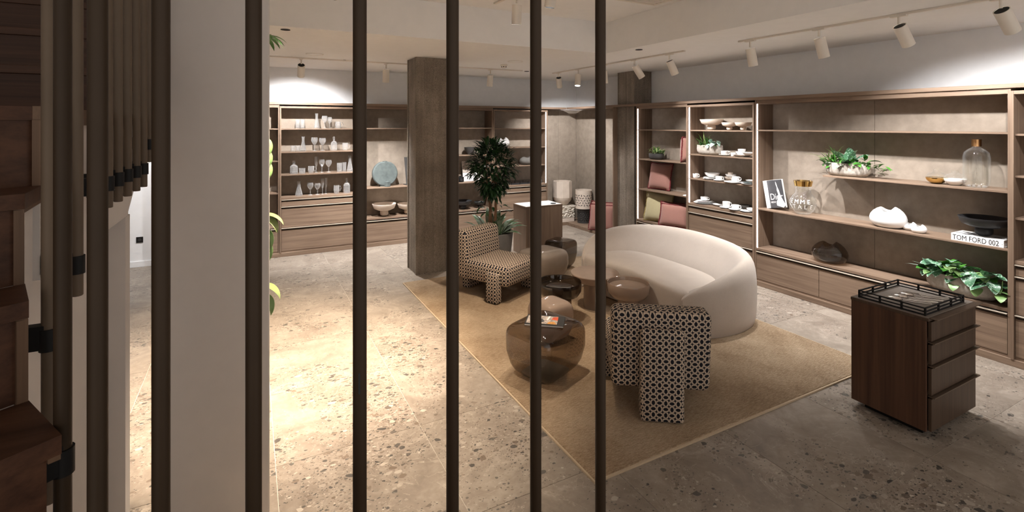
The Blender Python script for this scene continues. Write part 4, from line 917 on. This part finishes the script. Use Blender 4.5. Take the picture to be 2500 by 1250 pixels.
# wide-necked glass carafe with gold rim and wrapped white words
cf = thing('gold_rim_carafe', 'round clear glass carafe with gold rim and white lettering', 'carafe', (6.0, 3.745, 1.0065))
prf = [(0, .004), (.05, 0), (.085, .012), (.125, .06), (.146, .125), (.14, .175), (.115, .225), (.088, .255), (.082, .29), (.09, .335), (.104, .405)]
part(cf, 'body', lathe(prf+[(r-.004, z) for r, z in prf[::-1] if r > .01], 40), 'clear', True, ang=80)
part(cf, 'rim', lathe([(.0935, .343), (.106, .407), (.102, .407), (.0895, .343)], 40), 'gold', True)
def wrap(txt, size, z0, a0, step):
    gs = []
    for i, ch in enumerate(txt):
        g = text_mesh(ch, size, .0003); a = a0+step*i; V = []
        for px, py, pz in g[0]:
            zz_ = z0+py; rr = next((r0+(r1-r0)*(zz_-q0)/(q1-q0) for (r0, q0), (r1, q1) in zip(prf[1:], prf[2:]) if q0 <= zz_ <= q1), .14)+.0012+pz
            an = R(a)+px/.145; V.append((rr*math.cos(an), rr*math.sin(an), zz_))
        gs.append((V, g[1]))
    return join(*gs)
part(cf, 'lettering', wrap('FEMME', .072, .140, 128, 27), 'pale'); part(cf, 'lettering', wrap('FATALE', .072, .078, 119, 26), 'pale')
def flask(label, y, low):
    t = thing('round_flask', label, 'flask', (6.03, y, 1.5155), 0, 'round flasks'); r = .086
    pr_ = [(0, .0), (.04, .001)]+[(r*math.sin(a), .062-.062*math.cos(a)) for a in [math.pi*k/12 for k in range(4, 10)]]+[(.028, .118), (.026, .147)]
    part(t, 'body', lathe(pr_, 32), 'clear', True, ang=80)
    part(t, 'dipped_base', lathe([(a*1.01, b-.0005 if b < .01 else b) for a, b in pr_ if b < .062]+[(r*1.01, .06), (0, .058)], 32), low, True, ang=60)
flask('small round glass flask with a gold dipped base', 2.415, 'gold'); flask('small round glass flask with a white dipped base', 2.268, 'white')
bt = thing('tall_bottle', 'tall clear glass bottle with a copper cap', 'bottle', (6.02, 2.105, 1.5155))
pb = [(0, .006), (.07, .0), (.088, .02), (.098, .07), (.099, .28), (.09, .325), (.06, .355), (.034, .37), (.032, .395)]
part(bt, 'body', lathe(pb+[(r-.004, z) for r, z in pb[::-1] if r > .01], 40), 'clear', True, ang=80); part(bt, 'cap', cyl(.036, .382, .448, 32), 'brass', True)
for k in range(10): part(bt, 'base_bead', mv(superq(.012, .012, .006, 1, 8, 5), .06*math.cos(.628*k), .06*math.sin(.628*k), .012), 'glass', True)
# ================================================================ PLANTS
LM = {}
def leafmesh(kind, l, w, bend, mat, fold=.15, heart=False, n=6):
    key = (kind, mat)
    if key not in LM: LM[key] = mesh(kind, leafgeo(l, w, bend, fold, 9 if heart else n, heart=heart), mat, True, ang=80)
    return LM[key]
def add_leaf(t, me, loc, az, el, roll=0., s=1., name='leaf'):
    return raw(name, me, t, loc, (R(roll), R(-el), R(az)), (s, s, s))
def oval_planter(name, label, x, y, z, L, D, h, mat):
    t = thing(name, label, 'planter', (x, y, z)); a = [(0, 0), (.62, 0), (.82, .06), (.97, .32), (1, .6), (.965, 1), (.90, 1), (.92, .6), (.8, .3), (0, .25)]
    part(t, 'bowl', lathe([(r_, q*h) for r_, q in a], 44, D/2, L/2), mat, True, ang=60); part(t, 'soil', lathe([(.915, h*.88), (0, h*.9)], 36, D/2, L/2), 'soil'); return t
rn = random.Random(21)
# planter on the floating shelf of the wide cabinet
p1 = oval_planter('planter', 'grey oval planter with spider plant on the upper long shelf', 6.02, 3.245, 1.5155, .49, .20, .15, 'planter')
sp_ = leafmesh('leaf_blade', .34, .014, .95, 'leafw', .3); spg = leafmesh('leaf_blade_green', .28, .016, .7, 'leafb', .3)
for k in range(20): add_leaf(p1, sp_ if k % 3 else spg, (rn.uniform(-.03, .03), .15+rn.uniform(-.04, .06), .13), rn.uniform(70, 250), rn.uniform(28, 75), 0, rn.uniform(.6, 1))
bl = leafmesh('leaf_broad', .21, .105, .55, 'leafv', .2, True)
for az, el, y, s, zz_ in ((150, 40, .02, 1.0, .2), (200, 15, -.02, 1.0, .17), (240, 45, -.05, .9, .22), (190, 60, -.06, 1.0, .2), (280, 30, -.08, .9, .2), (130, 5, .1, .85, .14), (170, -10, .0, .8, .15), (215, 70, -.03, .9, .2)): add_leaf(p1, bl, (-.02, y, zz_-.04), az, el, 20, s)
sm = leafmesh('leaf_small', .085, .032, .6, 'leafb', .3)
for k in range(70): add_leaf(p1, sm, (rn.uniform(-.07, .05), rn.uniform(-.26, .24), .13+rn.uniform(-.02, .06)), rn.uniform(100, 300), rn.uniform(-30, 50), rn.uniform(-40, 40), rn.uniform(.7, 1.5))
for k in range(14): add_leaf(p1, sm, (-.03+rn.uniform(-.02, .02), -.24-k*.012, .13-rn.uniform(-.02, .07)), rn.uniform(200, 330), rn.uniform(-40, 30), 0, 1.1)
# planter on the bench
p2 = oval_planter('planter', 'long beige planter of silver-leaved vines on the right bench', 5.985, 2.20, .4895, .565, .23, .175, 'planter')
kinds = [leafmesh('leaf_monstera', .15, .105, .7, 'leafv', .25, True), leafmesh('leaf_heart', .115, .092, .6, 'leafl', .2, True), leafmesh('leaf_heart_green', .12, .09, .65, 'leafb', .25, True)]
for k in range(64):
    y = rn.uniform(-.24, .26); add_leaf(p2, kinds[(0, 1, 0, 2)[k % 4]], (rn.uniform(-.09, .05), y, .16+rn.uniform(0, .16)*(1-abs(y)/.45)), 180+rn.uniform(-75, 75), rn.uniform(-50, 25), rn.uniform(-25, 25), rn.uniform(.85, 1.2))
sv = leafmesh('leaf_silver', .17, .085, .35, 'leafs', .1, True)
for y, az, el, s in ((.22, 120, 12, 1.), (.20, 150, 38, .95), (.26, 105, -5, 1.05)): add_leaf(p2, sv, (-.05, y, .19), az, el, 10, s)
for y, zz_, az, el, s in ((-.22, .15, 250, -20, 1.), (-.30, .12, 270, -15, 1.05), (-.30, .10, 200, -35, .9), (-.14, .12, 190, -45, 1.), (.02, .12, 185, -45, .95), (-.33, .16, 285, 10, .5)): add_leaf(p2, kinds[1], (-.08, y, zz_), az, el, 0, s)
part(p2, 'vine', tube([(-.03, -.2, .16), (-.06, -.27, .17), (-.08, -.31, .13), (-.08, -.315, .22)], .003, 6), 'leafl', True)
# planter among the tableware
p3 = oval_planter('planter', 'rough grey planter with arching leaves among the tableware', 5.985, 5.135, 1.6585, .45, .19, .14, 'planter')
for k in range(26): add_leaf(p3, sp_ if k % 2 else spg, (rn.uniform(-.05, .03), .05+rn.uniform(-.08, .1), .12), rn.uniform(60, 300), rn.uniform(20, 85), 0, rn.uniform(.5, .95))
sl2 = leafmesh('leaf_silver_small', .12, .06, .6, 'leafs', .2, True)
for k in range(9): add_leaf(p3, sl2, (-.04+rn.uniform(-.02, .02), -.04-.02*k+rn.uniform(0, .03), .14+rn.uniform(0, .05)), rn.uniform(150, 250), rn.uniform(-50, 30), 0, rn.uniform(.8, 1.1))
for k in range(30): add_leaf(p3, sm, (rn.uniform(-.07, .03), rn.uniform(-.2, .2), .12+rn.uniform(-.02, .04)), rn.uniform(100, 280), rn.uniform(-30, 50), 0, rn.uniform(.7, 1.1))
# dark bowl plant in the cushion cabinet
p4 = oval_planter('planter', 'charcoal bowl of pale striped leaves in the cushion cabinet', 6.03, 6.27, 1.5185, .30, .20, .10, 'charcoal')
st_ = leafmesh('leaf_striped', .13, .028, .85, 'leafw', .3)
for k in range(46): add_leaf(p4, st_ if k % 3 else sm, (rn.uniform(-.06, .05), rn.uniform(-.12, .12), .085+rn.uniform(0, .05)), rn.uniform(0, 360), rn.uniform(5, 75), 0, rn.uniform(.7, 1.25))
for k in range(4): add_leaf(p4, sp_, (0, -.1, .1), rn.uniform(230, 290), rn.uniform(0, 30), 0, .6)
# tall potted tree
tr_ = thing('potted_tree', 'tall dark-leaved dracaena tree in a grey pot behind the chair', 'plant', (3.09, 6.52, .0185))
part(tr_, 'pot', lathe([(0, 0), (.255, 0), (.315, .54), (.285, .54), (.28, .47), (0, .47)], 44), 'pot', True, ang=50); part(tr_, 'soil', cyl(.28, .45, .475, 30), 'soil')
heads = []
for bx, by, pts in ((-.03, .02, [(.0, .0, .9), (-.02, .03, 1.15)]), (.04, -.02, [(.03, -.02, .85), (.05, .0, 1.2)]), (.01, .05, [(.02, .06, .8), (.0, .08, 1.05)])):
    path = [(bx, by, .46)]+[(x+bx*.5, y+by*.5, z) for x, y, z in pts]; part(tr_, 'trunk', tube(cr(path, 10), .026, 8, False, .018), 'trunk', True); e0 = Vector(path[-1])
    for k in range(3):
        a = rn.uniform(0, 6.28); d = Vector((math.cos(a)*.16, math.sin(a)*.16, rn.uniform(.12, .3))); part(tr_, 'branch', tube([e0-Vector((0, 0, .03)), e0+d*.5+Vector((0, 0, .03)), e0+d], .013, 6, False, .009), 'trunk', True); heads.append(e0+d)
dr = leafmesh('leaf_strap', .135, .036, .8, 'leaf', .25)
cand = []
C0 = Vector((.0, -.02, 1.45))
for k in range(1150):
    u, v = rn.uniform(-1, 1), rn.uniform(0, 6.283); r_ = rn.uniform(.55, 1)**.6; q_ = math.sqrt(1-u*u)
    p = Vector((.31*r_*q_*math.cos(v), .31*r_*q_*math.sin(v), .41*r_*u)); w_ = 1.0 if p.z > -.1 else .72
    p.x *= w_; p.y *= w_; cand.append((C0+p, math.degrees(math.atan2(p.y, p.x))+rn.uniform(-50, 50), rn.uniform(-35, 40)+35*(p.z/.41), rn.uniform(.75, 1.25)))
for k in range(16):
    a = rn.uniform(0, 6.28); p = Vector((.2*math.cos(a), .2*math.sin(a), rn.uniform(.82, .98))); cand.append((p, math.degrees(a), rn.uniform(-40, 20), 1.0))
C2 = Vector((-.32, -.4, 0)); order = sorted(range(len(cand)), key=lambda i: -(cand[i][0].dot(C2.normalized())+.25*(cand[i][0]-C0).length))
for i in order[:292]: p, az, el, s = cand[i]; add_leaf(tr_, dr, p, az, el, rn.uniform(-30, 30), s)
gs = []; lg = leafgeo(.135, .036, .8, .25, 5)
for i in order[292:]: p, az, el, s = cand[i]; gs.append(xf(lg, Matrix.Translation(p) @ Euler((0, R(-el), R(az))).to_matrix().to_4x4() @ Matrix.Scale(s, 4)))
o = part(tr_, 'inner_foliage', join(*gs), 'leaf', True); o['kind'] = 'stuff'
br = leafmesh('leaf_new', .10, .05, .6, 'leafb', .2, True)
for k in range(9): add_leaf(tr_, br, (rn.uniform(.0, .14), rn.uniform(-.1, .1), 1.80+rn.uniform(-.06, .06)), rn.uniform(0, 360), rn.uniform(0, 60), 0, 1.)
ag = leafmesh('leaf_aglaonema', .36, .115, .75, 'leafa', .25)
for k in range(20): add_leaf(tr_, ag, (.14*math.cos(k*.314*2), .14*math.sin(k*.314*2), .47), k*36*1.02+rn.uniform(-15, 15), 22+52*(k % 3)/2+rn.uniform(-6, 6), 0, rn.uniform(.95, 1.3))
# trailing plant hung behind the wall pier
ph = thing('trailing_pothos', 'trailing variegated pothos peeping out behind the wall pier', 'plant', (.065, 3.34, 0))
part(ph, 'stem', tube(cr([(-.02, 0, 2.9), (.01, .03, 2.4), (-.01, 0, 1.9), (.02, .03, 1.5), (.0, .02, 1.0), (.01, .02, .9)], 40), .006, 6), 'leafl', True)
part(ph, 'hanger', tube([(-.02, 0, CH-.002), (-.02, 0, 2.85)], .004, 6), 'black', True)
pv = leafmesh('leaf_pothos', .15, .085, .8, 'leafl', .2, True); pw = leafmesh('leaf_pothos_pale', .15, .085, .8, 'leafw', .2, True); pn = leafmesh('leaf_pothos_narrow', .17, .035, .8, 'leafb', .25)
for k in range(9): add_leaf(ph, pn, (0, .0, 2.63), -70+k*18, -5-6*(k % 4), 0, .9)
for zz_ in (2.02, 1.95, 1.88): add_leaf(ph, pv, (.0, 0, zz_), -25, -62, 20, .8)
for zz_, me_, az, el in ((1.56, pw, -14, -22), (1.55, pw, -30, -40), (1.48, pv, -20, -62), (1.47, pv, -45, -66), (1.40, pv, -40, -70), (1.14, pw, -18, -35), (1.08, pv, -30, -60), (1.7, pv, -160, -30), (1.3, pw, 150, -40)): add_leaf(ph, me_, (.0, 0, zz_), az, el, 0, 1.)
